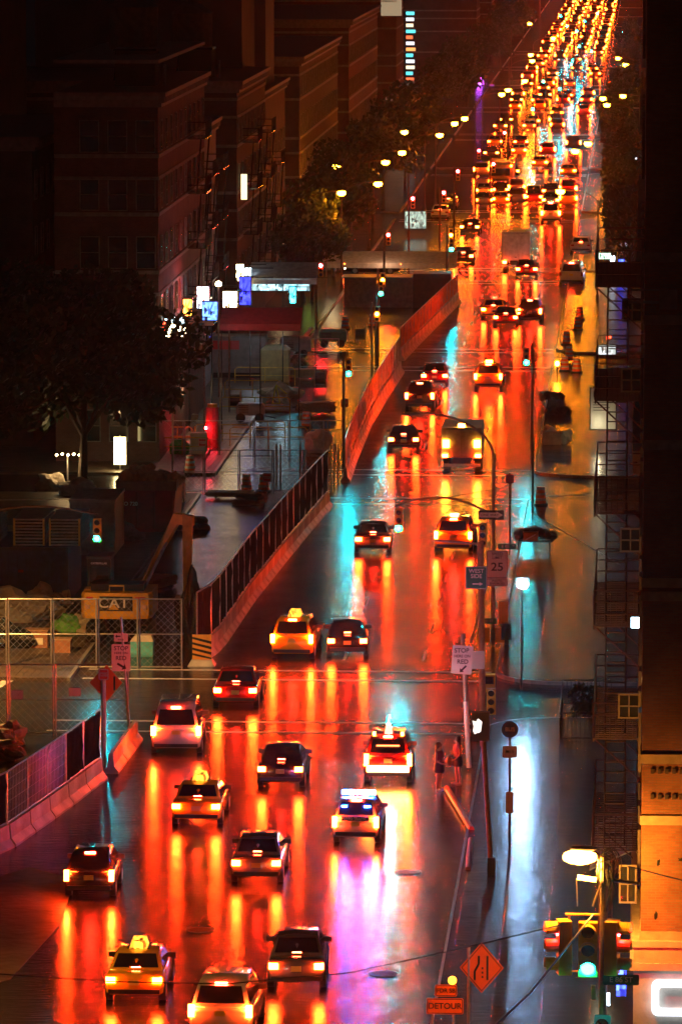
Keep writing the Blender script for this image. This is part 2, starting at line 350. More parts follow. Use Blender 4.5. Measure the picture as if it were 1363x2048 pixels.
def vehicle_mesh(kind, lit, full=True, roof=None):
    sp = SPEC[kind]; L, w, zb, zr = sp['L'], sp['w'], sp['zb'], sp['zr']; y0, y1, y2, y3 = sp['g']
    root = bpy.data.objects.new('car', None); COL.objects.link(root); root.empty_display_size = .3
    bm = bmesh.new()
    n = sp['nose']
    loft(bm, [ring(0, w*.84, .42, zb-.14), ring(.06, w*.94, .34, zb-.05), ring(.3, w*.99, .26, zb), ring(1.0, w, .22, zb+.02), ring(L*.5, w, .20, zb),
              ring(y3, w*.99, .2, zb-.02), ring(L*.88, w*.96, .22, n), ring(L*.97, w*.86, .28, n-.1), ring(L, w*.7, .38, n-.2)])
    # greenhouse: planar sides so that the panes lie true
    wb, wt = w*.90, w*.72
    def hw(z): return wb + (wt-wb)*(z-zb)/(zr-zb)
    def gr(y, z):
        z = max(z, zb+.01); a = hw(z)
        return [(-wb, y, zb-.05), (wb, y, zb-.05), (a, y, z-.02), (a*.93, y, z+.02), (0, y, z+.045), (-a*.93, y, z+.02), (-a, y, z-.02)]
    loft(bm, [gr(y0, zb), gr(y0+(y1-y0)*.5, zb+(zr-zb)*.5), gr(y1, zr-.03), gr((y1+y2)/2, zr), gr(y2, zr-.02), gr((y2+y3)/2, zb+(zr-zb)*.5), gr(y3, zb)])
    body = link_mesh('body', bm, WHITE, root, True)
    # panes
    e = .012
    def slope_pt(t, xf, back=True):
        ya, yb = (y0, y1) if back else (y3, y2)
        y = ya + (yb-ya)*t; z = zb + (zr-zb-.03)*t; sgn = -1 if back else 1
        return (hw(z)*xf, y + sgn*e*2.2, z + .03 + e)
    for nm, back in (('rear_window', True), ('windscreen', False)):
        part(nm, GLASS, root, lambda bm: slab(bm, [slope_pt(.10, -.86, back), slope_pt(.10, .86, back), slope_pt(.88, .84, back), slope_pt(.88, -.84, back)], (0, .012 if back else -.012, 0)))
    for s in (-1, 1):
        def sd(bm):
            za, zc = zb+.06, zr-.10
            ya, yc = y0+(y1-y0)*.25+.1, y3-(y3-y2)*.25-.1
            ym = (ya+yc)/2
            for p, q, pt, qt in ((ya, ym-.05, y1+.08, ym-.05), (ym+.05, yc, ym+.05, y2-.02)):
                slab(bm, [(s*(hw(za)+e), p, za), (s*(hw(za)+e), q, za), (s*(hw(zc)+e), qt, zc), (s*(hw(zc)+e), pt, zc)], (-s*.01, 0, 0))
        part('side_window', GLASS, root, sd)
    tz = sp['tz']
    for s in (-1, 1):
        if kind in ('suv', 'van', 'hatch'):
            part('taillight', lit, root, lambda bm: box(bm, min(s*w*.98, s*w*.80), max(s*w*.98, s*w*.80), -.02, .12, tz-.20, tz+.16))
        else:
            part('taillight', lit, root, lambda bm: box(bm, min(s*w*.93, s*w*.62), max(s*w*.93, s*w*.62), -.03, .10, tz-.09, tz+.08))
    if full:
        bpart('bumper', BLKP, root, (-w*.86, w*.86, -.05, .08, .36, .50))
        pl = bpart('license_plate', PLATE, root, (-.16, .16, -.035, .02, tz-.16, tz))
        bpart('brake_light', BRAKE, root, (-.14, .14, y0-.02 if kind != 'sedan' else y0+.04, y0+.03 if kind != 'sedan' else y0+.09, (zr-.07) if kind != 'sedan' else zb+.06, (zr-.03) if kind != 'sedan' else zb+.10)) if kind == 'sedan' else \
            bpart('brake_light', BRAKE, root, (-.18, .18, y1-.05, y1+.03, zr-.02, zr+.03))
        for s in (-1, 1):
            part('side_mirror', BLKP, root, lambda bm: box(bm, min(s*(w*.86), s*(w+.13)), max(s*(w*.86), s*(w+.13)), y3-.55, y3-.45, zb-.04, zb+.12))
            part('headlight', HEADL, root, lambda bm: box(bm, min(s*w*.5, s*w*.78), max(s*w*.5, s*w*.78), L-.10, L-.02, n-.28, n-.16))
        for y in (.85, L-.95):
            for s in (-1, 1):
                wh = part('wheel', RUB, root, lambda bm: tube(bm, [(s*(w-.21), y, .33), (s*(w-.0), y, .33)], .33, 18))
                part('rim', RIMM, wh, lambda bm: tube(bm, [(s*(w-.0), y, .33), (s*(w+.012), y, .33)], .20, 12))
    return root
def set_paint(root, m):
    for c in root.children:
        if c.name.split('.')[0] == 'body' and c.material_slots:
            c.material_slots[0].link = 'OBJECT'; c.material_slots[0].material = m
def place(kind, name, px, py, m, label, cat, group=None, lit=TAIL, full=True, rz=0.0, X=None, Y=None):
    key = (kind, lit.name, full)
    if key not in VCACHE:
        VCACHE[key] = vehicle_mesh(kind, lit, full)
    r = copy_tree(VCACHE[key])
    r.name = name
    if X is None: g = G(px, py); X, Y = g.x, g.y
    r.location = (X, Y, 0); r.rotation_euler = (0, 0, rz)
    for k in ('label', 'category', 'group'):
        if k in r: del r[k]
    for c in r.children: pass
    jr = random.Random(int(px*3+py)); r.rotation_euler.z += R(jr.uniform(-2.5, 2.5)); r.scale = (jr.uniform(.97, 1.04), jr.uniform(.95, 1.05), jr.uniform(.96, 1.05))
    set_paint(r, m); tag(r, label, cat, group); return r
def roof_ad(r, zr, y):
    part('roof_advert', ROOFAD, r, lambda bm: slab(bm, [(-.27, y-.25, zr+.05), (.27, y-.25, zr+.05), (.20, y-.25, zr+.30), (-.20, y-.25, zr+.30)], (0, .9, 0)))
    bpart('advert_bracket', BLKP, r, (-.35, .35, y-.1, y+.8, zr-.02, zr+.05))
def roof_lamp(r, zr, y, m=WARMS):
    bpart('roof_light', m, r, (-.22, .22, y, y+.14, zr+.04, zr+.20))

# moving lanes of traffic (at rest) and waiting vehicles
TG = 'cars and cabs going down the avenue'
v = place('sedan', 'taxi', 392, 1655, YEL, 'yellow cab with lit roof advert between barrier and police car', 'taxi', TG); roof_ad(v, 1.45, 1.9)
v = place('suv', 'taxi', 583, 1322, YEL, 'yellow high-roofed cab with lit roof advert at the first crossing', 'taxi', TG); roof_ad(v, 1.74, 1.3)
place('sedan', 'car', 694, 1318, BLACK, 'black sedan with red lights beside the roof advert cab at the crossing', 'car', TG)
place('hatch', 'car', 178, 1800, BLACK, 'black hatchback with lights on nearest the end of the concrete barrier', 'car', TG)
v = place('sedan', 'taxi', 268, 2010, YEL, 'yellow cab cut off by the lower edge of the picture', 'taxi', TG); roof_ad(v, 1.45, 1.9)
place('suv', 'car', 440, 2085, WHITE, 'white utility vehicle low in the picture with its tail cut off', 'car', TG)
place('van', 'van', 352, 1512, WHITE, 'white van between the roof advert cabs nearest the barrier', 'van')
place('sedan', 'car', 560, 1580, BLACK, 'black sedan left of the red vehicle ablaze with lights', 'car', TG)
place('sedan', 'car', 592, 1985, GREY, 'grey sedan low in the picture right of the white utility vehicle', 'car', TG)
place('sedan', 'car', 470, 1420, REDP, 'red sedan following the roof advert cab towards the crossing', 'car', TG)
place('sedan', 'car', 512, 1772, SILV, 'silver sedan with red lights passing the police car', 'car', TG)
v = place('suv', 'taxi', 905, 1108, YEL, 'yellow high-roofed cab just past the curved signal arm', 'taxi', TG); roof_lamp(v, 1.74, 1.3)
place('sedan', 'car', 745, 1110, SILV, 'silver sedan beside the cyan reflection near the white barrier', 'car', TG)
place('sedan', 'car', 806, 905, BLACK, 'black sedan with red lights ahead of the two waiting cars by the barrier', 'car', TG)
place('suv', 'car', 838, 822, BLACK, 'black utility vehicle waiting close to the orange fence', 'car', TG)
place('sedan', 'car', 868, 775, REDP, 'red sedan with bright brake lights ahead of the black utility vehicle', 'car', TG)
v = place('suv', 'taxi', 975, 782, YEL, 'yellow cab in the middle lane with amber roof light', 'taxi', TG, lit=TAIL); roof_lamp(v, 1.74, 1.3, AMBL)
place('sedan', 'car', 1010, 655, REDP, 'dark red sedan stopped behind the pair in the middle lane', 'car', TG)
v = place('sedan', 'taxi', 985, 640, YEL, 'yellow cab stopped next to the dark pick-up', 'taxi', TG); roof_lamp(v, 1.45, 2.0, REDS)
place('suv', 'car', 1058, 648, BLACK, 'dark pick-up sized vehicle stopped in the right lane', 'car', TG)
place('sedan', 'car', 1052, 558, REDP, 'red sedan close behind the white box truck', 'car', TG)
place('sedan', 'car', 938, 470, BLACK, 'black sedan left of the box truck in the orange reflections', 'car', TG)
place('sedan', 'car', 925, 530, BLACK, 'black sedan turning near the side street lights', 'car', TG)
# parked on the right kerb
place('van', 'van', 1141, 572, WHITE, 'white passenger van parked on the kerb with two rear windows', 'van', None, lit=mat('unlit_taillight', (.3, .02, .02), .2, var=0))
UNL = MATS['unlit_taillight']
place('sedan', 'car', 1160, 508, WHITE, 'white sedan parked in front of the white van', 'car', 'parked cars', lit=UNL)
place('van', 'van', 1100, 448, WHITE, 'white van double parked beyond the box truck', 'van', None, lit=TAIL)
place('sedan', 'car', 878, 440, WHITE, 'white sedan parked under the trees beside the red signals', 'car', 'parked cars', lit=UNL)
place('sedan', 'car', 895, 418, SILV, 'silver sedan parked behind the white one under the trees', 'car', 'parked cars', lit=UNL)
# the jam
cols = [BLACK, SILV, YEL, WHITE, REDP, GREY, YEL, BLU]
cn = {BLACK: 'black', SILV: 'silver', YEL: 'yellow', WHITE: 'white', REDP: 'red', GREY: 'grey', BLU: 'blue'}
i = 0
for py in (408, 392):
    for px in (966, 1000, 1032, 1066, 1100, 1135):
        i += 1
        m = cols[(i*5) % 8]; g = G(px, py)
        place('sedan' if i % 3 else 'suv', 'car', px, py + (i*7 % 9), m, 'car in the jam with lit rear lights beyond the box truck', 'car', 'cars in the distant jam', lit=TAILF, full=False)
rj = random.Random(3)
Y = 620.0
while Y < 1500:
    for x in (-8.4, -11.8, -15.2, -18.6):
        if rj.random() < .62 or Y > 1000:
            i += 1
            place('sedan' if i % 3 else 'suv', 'car', 0, 0, cols[rj.randrange(8)], 'tiny car with lit rear lights far down the avenue', 'car', 'cars far down the avenue', lit=TAILF, full=False, X=x + rj.uniform(-.4, .4), Y=Y + rj.uniform(-4, 4))
    Y += 13 if Y > 1000 else 21

# box truck
def box_truck(px, py):
    g = G(px, py); t = empty('box_truck', (g.x, g.y, 0), 'white box truck with square cargo body stopped in the middle lane', 'truck')
    bpart('cargo_box', WHITE, t, (-1.22, 1.22, 0, 5.4, 1.05, 3.5))
    dr = bpart('rear_door', mat('roller_door', (.6, .6, .58), .4), t, (-1.08, 1.08, -.03, 0, 1.15, 3.3))
    bpart('handle', BLKP, dr, (-.1, .1, -.06, -.03, 1.3, 1.36))
    bpart('door_frame', STEEL, t, (-1.25, -1.1, -.05, .03, 1.0, 3.53), (1.1, 1.25, -.05, .03, 1.0, 3.53), (-1.1, 1.1, -.05, .03, 3.33, 3.53))
    bpart('chassis', BLACKM, t, (-.5, .5, .05, 7.4, .7, 1.05))
    bpart('bumper', STEEL, t, (-1.1, 1.1, -.15, -.03, .5, .65))
    bpart('cab', WHITE, t, (-1.0, 1.0, 5.55, 7.4, .6, 2.5))
    for s in (-1, 1):
        bpart('taillight', TAIL, t, (min(s*.8, s*1.1), max(s*.8, s*1.1), -.1, .03, .80, .98))
        for y in (1.2, 6.4): part('wheel', RUB, t, lambda bm: tube(bm, [(s*.75, y, .48), (s*1.1, y, .48)], .48, 16))
box_truck(1030, 545)
def service_truck(px, py):
    g = G(px, py); t = empty('service_truck', (g.x, g.y, 0), 'tall truck with square amber lights high on its tail by the curved lamp arm', 'truck')
    bpart('cargo_box', mat('truck_grey', (.3, .28, .26), .4), t, (-1.15, 1.15, 0, 4.8, .95, 2.7))
    bpart('rear_door', mat('truck_door', (.42, .40, .38), .4), t, (-.9, -.02, -.03, 0, 1.05, 2.55), (.02, .9, -.03, 0, 1.05, 2.55))
    bpart('cab', GREY, t, (-1.0, 1.0, 4.9, 6.6, .5, 2.2)); bpart('bumper', STEEL, t, (-1.1, 1.1, -.2, -.03, .45, .6)); bpart('chassis', BLACKM, t, (-.5, .5, 0, 6.4, .5, .95))
    for s in (-1, 1):
        bpart('taillight', AMBER, t, (min(s*.72, s*1.08), max(s*.72, s*1.08), -.08, .02, 1.55, 1.98))
        bpart('brake_light', TAIL, t, (min(s*.8, s*1.1), max(s*.8, s*1.1), -.08, .02, .98, 1.15))
        for y in (1.1, 5.6): part('wheel', RUB, t, lambda bm: tube(bm, [(s*.75, y, .42), (s*1.08, y, .42)], .42, 16))
    bpart('roof_beacon', AMBER, t, (-.2, .2, .1, .3, 2.7, 2.9))
service_truck(922, 948)
def bus(px, py):
    g = G(px, py); t = empty('city_bus', (g.x, g.y, 0), 'city bus coloured as in ochre light rising above the jam', 'bus')
    bpart('body', mat('bus_ochre_light', (.55, .40, .22), .3, coat=.5), t, (-1.28, 1.28, 0, 12, .35, 3.0))  # ochre light falling on the bus is put into its body colour
    bpart('rear_window', GLASS, t, (-1.0, 1.0, -.02, 0, 1.8, 2.6)); bpart('engine_grille', BLKP, t, (-.9, .9, -.02, 0, .6, 1.5))
    bpart('roof_box', mat('bus_roof', (.5, .48, .44), .4), t, (-1.0, 1.0, .5, 4, 3.0, 3.25))
    for s in (-1, 1):
        for z in (.75, 1.2, 2.8): bpart('taillight', TAILF, t, (min(s*1.05, s*1.24), max(s*1.05, s*1.24), -.05, 0, z, z+.14))
        for y in (2.5, 9.5): part('wheel', RUB, t, lambda bm: tube(bm, [(s*1.0, y, .48), (s*1.29, y, .48)], .48, 16))
bus(1000, 385); 
# police car
g = G(710, 1692)
pc = place('hatch', 'police_car', 710, 1692, WHITE, 'small white police traffic car with flashing blue and white roof bar', 'police car')
part('light_bar', BLKP, pc, lambda bm: box(bm, -.58, .58, 1.3, 1.6, 1.57, 1.61))
for x, m in ((-.50, NEONB), (-.27, NEONW), (.02, REDL), (.27, NEONW), (.50, NEONB)):
    bpart('beacon', m, pc, (x-.10, x+.10, 1.31, 1.59, 1.62, 1.74))
bpart('beacon', NEONB, pc, (-.52, -.34, .36, .40, 1.32, 1.37)); bpart('beacon', NEONB, pc, (.30, .52, .36, .40, 1.32, 1.37))
bpart('lettering_band', BLU, pc, (-.50, .50, -.022, .04, .90, 1.03))
text(pc, 'NYPD TRAFFIC', .13, (0, -.03, .965), WREF)
bpart('lettering_band', BLU, pc, (.872, .885, .9, 3.0, .72, .84))
# lit red utility vehicle with open door
rs_ = place('suv', 'suv', 775, 1570, REDP, 'red utility vehicle ablaze with warning lights in front of the police car', 'suv')
for s in (-1, 1): bpart('roof_marker', AMBER, rs_, (min(s*.5, s*.6), max(s*.5, s*.6), .6, .72, 1.76, 1.88))
bpart('bumper_lamp', glow('lit_bumper_lamp', (1, .28, .05), 70), rs_, (-.82, .82, -.09, -.06, .50, .72))
for s in (-1, 1): bpart('turn_signal', AMBER, rs_, (min(s*.80, s*.93), max(s*.80, s*.93), -.04, .05, .72, .78))
bpart('interior_light', glow('interior_light', (1, .12, .03), 6), rs_, (-.45, .45, .16, .19, 1.42, 1.47))
part('roof_cone', glow('roof_cone_light', (1, .1, .05), 10), rs_, lambda bm: tube(bm, [(0, 1.0, 1.78), (0, 1.0, 2.15)], .16, 12, r2=.08))
part('cone_tip', GRN, rs_, lambda bm: tube(bm, [(0, 1.0, 2.15), (0, 1.0, 2.42)], .07, 10, r2=.02))

# ------------------------------------------------------------------ street lamps and signals
def arc(p0, p1, rise, n=10):
    p0, p1 = Vector(p0), Vector(p1)
    return [p0 + (p1-p0)*(t/n) + Vector((0, 0, rise*math.sin(math.pi*t/n))) for t in range(n+1)]
def lamp_mesh(lens, arm=2.6, hz=9.0, m=BRONZE):
    r = bpy.data.objects.new('street_lamp', None); COL.objects.link(r); r.empty_display_size = .3
    part('pole', m, r, lambda bm: tube(bm, [(0, 0, 0), (0, 0, .5), (0, 0, hz-1.2)], .10, 10, r2=.07))
    part('base', m, r, lambda bm: tube(bm, [(0, 0, 0), (0, 0, .6)], .2, 10, r2=.13))
    part('arm', m, r, lambda bm: tube(bm, [(arm*(1-math.cos(t*math.pi/16)), 0, hz-1.2+1.25*math.sin(t*math.pi/16)) for t in range(9)], .05, 8))
    hd = part('lamp_head', GREY, r, lambda bm: blob(bm, (arm+.35, 0, hz+.06), (.42, .18, .10), 1, 2, 0), True)
    part('lens', lens, hd, lambda bm: blob(bm, (arm+.42, 0, hz-.12), (.36, .26, .24), 1, 2, 0), True)
    return r
LAMPS = [(672, 330, 1), (682, 383, 1), (755, 365, 1), (770, 322, 1), (803, 303, 1), (808, 262, 1), (878, 268, 1), (908, 245, 1), (928, 235, 1),
         (1015, 178, 1), (1002, 187, 1), (1048, 160, 1), (1063, 120, 1), (1060, 108, 1), (1058, 46, 1), (1105, 75, 1), (318, 572, 1),
         (1150, 300, -1), (1120, 380, -1), (1205, 195, -1), (1213, 208, -1), (1245, 190, -1), (1235, 115, -1), (1250, 128, -1), (1175, 285, -1)]
src = lamp_mesh(SOD); used = False
for k, (px, py, s) in enumerate(LAMPS):
    g = G(px, py, 9.0); o = src if not used else copy_tree(src); used = True
    o.name = 'street_lamp'
    o.location = (g.x - s*3.0, g.y, 0.0); o.rotation_euler = (0, 0, 0 if s > 0 else math.pi)
    if k == 16:
        l = bpy.data.lights.new('lamp_light', 'SPOT'); l.spot_size = R(160); l.spot_blend = .5; l.energy = 4500; l.color = (1, .38, .06); l.shadow_soft_size = .3
        q = bpy.data.objects.new('lamp_light', l); COL.objects.link(q); q.parent = o; q.location = (3.0, 0, 8.5)
        for hh in o.children:
            for c_ in hh.children:
                if c_.name.startswith('lens'): c_.material_slots[0].link = 'OBJECT'; c_.material_slots[0].material = glow('sodium_lamp_strong', (1, .24, .004), 3500)
    tag(o, 'lit orange street lamp on a curved arm ' + ('on the building side of the avenue works' if (px, py) == (318, 572) else 'far down the avenue above the trees'), 'street lamp', 'lit street lamps along the avenue' if k != 16 else None)

for (x_, y_, e_, l_) in ((-33.0, 231, 9000, 'street lamp on the left kerb near the first crossing'), (-31.5, 163, 5000, 'street lamp on the left kerb nearest the camera building')):
    o = copy_tree(src); o.location = (x_, y_, 0); o.rotation_euler = (0, 0, 0); tag(o, l_, 'street lamp', None)
    l = bpy.data.lights.new('lamp_light', 'SPOT'); l.spot_size = R(150); l.spot_blend = .5; l.energy = e_; l.color = (1, .46, .11); l.shadow_soft_size = .25
    q = bpy.data.objects.new('lamp_light', l); COL.objects.link(q); q.parent = o; q.location = (3.0, 0, 8.5)
def head(parent, x, y, z, state, face='cam', two=False, scale=1.0):
    """three-lens signal head; looks at -Y (the camera)"""
    if face == 'cam': M = Matrix.Translation((x, y, z)) @ Matrix.Scale(scale, 4)
    else: M = Matrix.Translation((x, y, z)) @ Matrix.Rotation(R(-80 if face == 'left' else 80), 4, 'Z') @ Matrix.Scale(scale, 4)
    h = part('signal_head', SIGY, parent, lambda bm: [box(bm, -.18, .18, -.1, .15, -.52, .52, 0, M)])
    for j, (nm, ml) in enumerate((('red', REDL), ('amber', AMBL), ('green', GRN))):
        zc = .35 - .35*j
        lm = ml if nm == state else SIGD
        def ln(bm):
            q = [M @ Vector((.13*math.cos(a*math.pi/8), -.115, zc+.13*math.sin(a*math.pi/8))) for a in range(16)]
            b2 = [M @ Vector((.05*math.cos(a*math.pi/8), -.15, zc+.05*math.sin(a*math.pi/8))) for a in range(16)]
            loft(bm, [q, b2])
        part('lens', lm, h, ln)
        def vis(bm):
            for a in range(-1, 9):
                a0, a1 = a*math.pi/8, (a+1)*math.pi/8
                p = [(.155*math.cos(a0), -.10, zc+.155*math.sin(a0)), (.155*math.cos(a1), -.10, zc+.155*math.sin(a1)),
                     (.155*math.cos(a1), -.34, zc+.155*math.sin(a1)), (.155*math.cos(a0), -.34, zc+.155*math.sin(a0))]
                slab(bm, [M @ Vector(c) for c in p], M.to_3x3() @ Vector((-.01*math.cos(a0), 0, -.01*math.sin(a0))))
        part('visor', SIGY, h, vis)
    return h
def signal(x, y, tox, state, label, z=5.7, group='traffic signals over the avenue', polem=BRONZE, onpole=None):
    t = empty('traffic_signal', (x, y, .15), label, 'traffic signal', group)
    part('pole', polem, t, lambda bm: tube(bm, [(0, 0, -.14), (0, 0, z+.8)], .11, 10, r2=.08))
    if tox is not None:
        part('arm', polem, t, lambda bm: tube(bm, arc((0, 0, z+.1), (tox-x, 0, z+.55), .55), .06, 8, r2=.04))
        head(t, tox-x, -.05, z-.15, state)
    if onpole: head(t, -.35 if x > -15 else .35, 0, z-2.2 if tox is not None else z, onpole)
    return t
# first crossing
s1 = G(195, 1060, 5.7)
signal(s1.x-6.5, s1.y, s1.x, 'green', 'green traffic signal hanging over the blue container and excavator')
s2 = G(780, 1085, 5.7)
sg = signal(G(985, 1292).x, G(985, 1292).y, s2.x, 'green', 'traffic signal on long curved arm above the first crossing with one way sign', z=5.7, polem=POLE)
s3 = G(697, 735, 5.7); signal(s3.x-.3, s3.y, s3.x, 'green', 'green traffic signal on a short arm beside the red fence')
s4 = G(1052, 718, 5.7); signal(s4.x+.35, s4.y, None, 'green', 'green traffic signal on its own pole at the second crossing', onpole='green')
s5 = G(752, 632, 4.0); signal(s5.x-.3, s5.y, None, 'amber', 'amber signal on a pole behind the chain fence', z=4.0, onpole='amber', group=None)
for px, py, st, z in ((765, 560, 'amber', 5.7), (760, 577, 'green', 5.2), (775, 478, 'red', 4.2), (900, 470, 'amber', 4.5), (901, 490, 'green', 4.0), (825, 405, 'red', 5.7), (887, 393, 'red', 5.7),
                      (915, 350, 'red', 5.7), (957, 308, 'red', 5.7), (1021, 272, 'red', 5.5), (985, 335, 'red', 5), (640, 540, 'red', 4.5)):
    g = G(px, py, z+.15)
    signal(g.x-.35 if z > 5.3 else g.x-.3, g.y, None, st, 'small lit traffic signal on a slim pole beyond the second crossing', z=z, onpole=st, group='traffic signals beyond the second crossing')
for px, py in ((1075, 215), (1095, 160), (1150, 125), (1153, 118), (1190, 100), (1140, 50), (1165, 90), (1120, 30), (1175, 40), (1250, 60), (1200, 25), (1128, 175), (1160, 60)):
    g = G(px, py, 5.7); signal(g.x-.3, g.y, None, 'green', 'tiny green traffic signal far down the avenue', z=5.7, onpole='green', group='green signals far down the avenue')
# ------------------------------------------------------------------ poles and signs on the right
def at(px, py):        # ground point on the pavement
    return G(px, py, .15)
def rrect(w, h, y, r=.05):
    pts = []
    for cx, cz, a0 in ((w/2-r, h/2-r, 0), (-w/2+r, h/2-r, 90), (-w/2+r, -h/2+r, 180), (w/2-r, -h/2+r, 270)):
        for k in range(4): a = R(a0+k*30); pts.append((cx+r*math.cos(a), y, cz+r*math.sin(a)))
    return pts
def plate(name, parent, x, y, z, w, h, m, border=None, rz=0.0):
    M = Matrix.Translation((x, y, z)) @ Matrix.Rotation(rz, 4, 'Y')
    p = part(name, m, parent, lambda bm: slab(bm, [M @ Vector(q) for q in rrect(w, h, 0)], (0, .012, 0)))
    if border is not None:
        def br(bm):
            o_, i_ = rrect(w-.03, h-.03, -.003), rrect(w-.075, h-.075, -.003, .035)
            ov = [bm.verts.new(M @ Vector(q)) for q in o_]; iv = [bm.verts.new(M @ Vector(q)) for q in i_]
            n = len(ov)
            for k in range(n): bm.faces.new((ov[k], ov[(k+1) % n], iv[(k+1) % n], iv[k]))
        part('border', border, p, br)
    return p
def arrow(parent, x, y, z, L, m, ang=0.0, t=.05):
    M = Matrix.Translation((x, y, z)) @ Matrix.Rotation(-ang, 4, 'Y')
    def f(bm):
        poly(bm, [M @ Vector(q) for q in ((-L/2, 0, -t/2), (L*.15, 0, -t/2), (L*.15, 0, t/2), (-L/2, 0, t/2))])
        poly(bm, [M @ Vector(q) for q in ((L*.15, -.0005, -t*1.5), (L/2, -.0005, 0), (L*.15, -.0005, t*1.5))])
    part('arrow', m, parent, f)
def bigarc(bm): 
    tube(bm, [Vector((-3.4*(1-math.cos(t*math.pi/20))*1.0 - 0, 0, 8.4 + 2.0*math.sin(t*math.pi/20))) for t in range(11)], .055, 8)
# fittings of the first crossing's big pole
z0 = -.15
part('lamp_arm', POLE, sg, bigarc)
part('unlit_lamp_head', GREY, sg, lambda bm: blob(bm, (-3.7, 0, 10.35), (.48, .2, .11), 1, 2, 0), True)
part('pole_top', POLE, sg, lambda bm: tube(bm, [(0, 0, 6.5), (0, 0, 8.6)], .09, 10, r2=.07))
def zz(py, s): return 35 - (py+270)/s - .15
S1 = 44.4
pl = plate('one_way_sign', sg, -.10, -.16, zz(1019, S1), 1.15, .42, SIGNB)
def wa(bm):
    z = zz(1019, S1); poly(bm, [(-.62, -.166, z-.11), (.14, -.166, z-.11), (.14, -.166, z-.17), (.42, -.166, z), (.14, -.166, z+.17), (.14, -.166, z+.11), (-.62, -.166, z+.11)])
part('arrow', SIGNW, pl, wa); text(pl, 'ONE WAY', .17, (-.16, -.172, zz(1019, S1)), SIGNB)
pl = plate('street_name_sign', sg, .62, -.16, zz(1082, S1), .82, .25, SIGNG); text(pl, 'E 85', .19, (-.0+.54, -.168, zz(1082, S1)), SIGNW); text(pl, 'ST', .09, (.92, -.168, zz(1082, S1)+.04), SIGNW)
pl = plate('speed_limit_sign', sg, .18, -.17, zz(1118, S1), .95, 1.25, SIGNW, SIGNB)
text(pl, 'SPEED\nLIMIT', .19, (.18, -.178, zz(1118, S1)+.38), SIGNB); text(pl, '25', .52, (.18, -.178, zz(1118, S1)-.13), SIGNB, sx=1.1)
pl = plate('photo_enforced_sign', sg, .18, -.17, zz(1118, S1)-.82, .95, .36, SIGNW, SIGNB); text(pl, 'PHOTO\nENFORCED', .13, (.18, -.178, zz(1118, S1)-.82), SIGNB)
pl = plate('street_name_sign', sg, -.25, -.13, zz(1233, S1), .85, .26, SIGNG); text(pl, 'E 85 ST', .17, (-.25, -.138, zz(1233, S1)), SIGNW)
bpart('signal_cabinet', SIGY, sg, (.25, .68, -.25, .15, .9, 1.9))
head(sg, -.48, -.02, zz(1060, S1), None)
for x in (-.42, .38):
    bpart('pedestrian_signal', SIGY, sg, (x-.28, x+.28, -.35, -.02, .05, .72))
pr = part('prop', STEEL, sg, lambda bm: tube(bm, [(-1.0, -.3, 0), (-.1, 0, 3.4)], .06, 8))
# red flashing stop hand box and orange striped board behind the pole
def post(name, px, py, ztop, label, cat, m=POLE, r=.045, lean=0.0, group=None):
    g = at(px, py); t = empty(name, (g.x, g.y, .15), label, cat, group)
    part('post', m, t, lambda bm: tube(bm, [(0, 0, 0), (lean, 0, ztop)], r, 8)); return t
t = post('sign_post', 965, 1492, 8.2, 'tall rusty pole carrying the green west side sign', 'sign post', mat('rusty_pole', (.38, .16, .09), .5, .2, sc=8), .13, -.12)
zs = 35-(1142+270)/50.3-.15
pl = plate('direction_sign', t, -.28, -.16, zs, .88, .92, SIGNG, SIGNW)
text(pl, 'WEST\nSIDE', .23, (-.28, -.168, zs+.16), SIGNW); arrow(pl, -.22, -.168, zs-.25, .42, SIGNW)
pl = plate('notice_plate', t, -.25, -.15, 35-(1308+270)/50.3-.15, .62, .72, SIGNW)
part('arm', POLE, t, lambda bm: tube(bm, [(-.1, 0, 8.1), (-2.0, 0, 8.25)], .05, 8))
head(t, .32, -.05, 1.8, None)
t = post('sign_post', 937, 1535, 5.2, 'post with white stop here on red sign and arrow down, by the two people', 'sign post', POLE, .09, -.25)
zs = 35-(1303+270)/51.4-.15
pl = plate('stop_here_sign', t, -.27, -.13, zs, .80, 1.12, SIGNW, None, R(4))
text(pl, 'STOP', .24, (-.29, -.145, zs+.36), SIGNB); text(pl, 'HERE ON', .15, (-.27, -.145, zs+.14), SIGNB); text(pl, 'RED', .24, (-.25, -.145, zs-.08), SIGNB); arrow(pl, -.24, -.145, zs-.36, .36, SIGNB, R(225), .07)
part('post_sleeve', SIGNW, t, lambda bm: tube(bm, [(0.0, -.0, .0), (-.13, 0, 2.6)], .10, 8))
t = post('leaning_post', 982, 1750, 5.4, 'bare leaning wooden post with black foot and pedestrian signal on top', 'post', mat('wood_post', (.36, .22, .12), .6, sc=6), .085, -.34)
bpart('foot', BLKP, t, (-.14, .14, -.14, .14, 0, .62))
bpart('pedestrian_signal', BLKP, t, (-.72, -.08, -.25, .1, 4.75, 5.75)); part('signal_face', glow('walk_light', (1, .85, .75), 1.3), t, lambda bm: blob(bm, (-.50, -.26, 5.25), (.13, .02, .26), 3, 2, .3))
t = post('bus_stop_post', 1018, 1700, 4.6, 'slim dark bus stop post with round blue sign and timetable box', 'bus stop post', BLACKM, .05)
part('round_sign', mat('bus_blue', (.03, .10, .35), .4, var=.05), t, lambda bm: tube(bm, [(0, -.06, 4.35), (0, -.04, 4.35)], .30, 24)); text(t, 'BUS', .2, (0, -.068, 4.35), SIGNW)
pl = plate('route_plate', t, 0, -.06, 3.55, .52, .42, SIGNW); text(pl, 'M15', .17, (0, -.068, 3.55), BLUC if False else SIGNB)
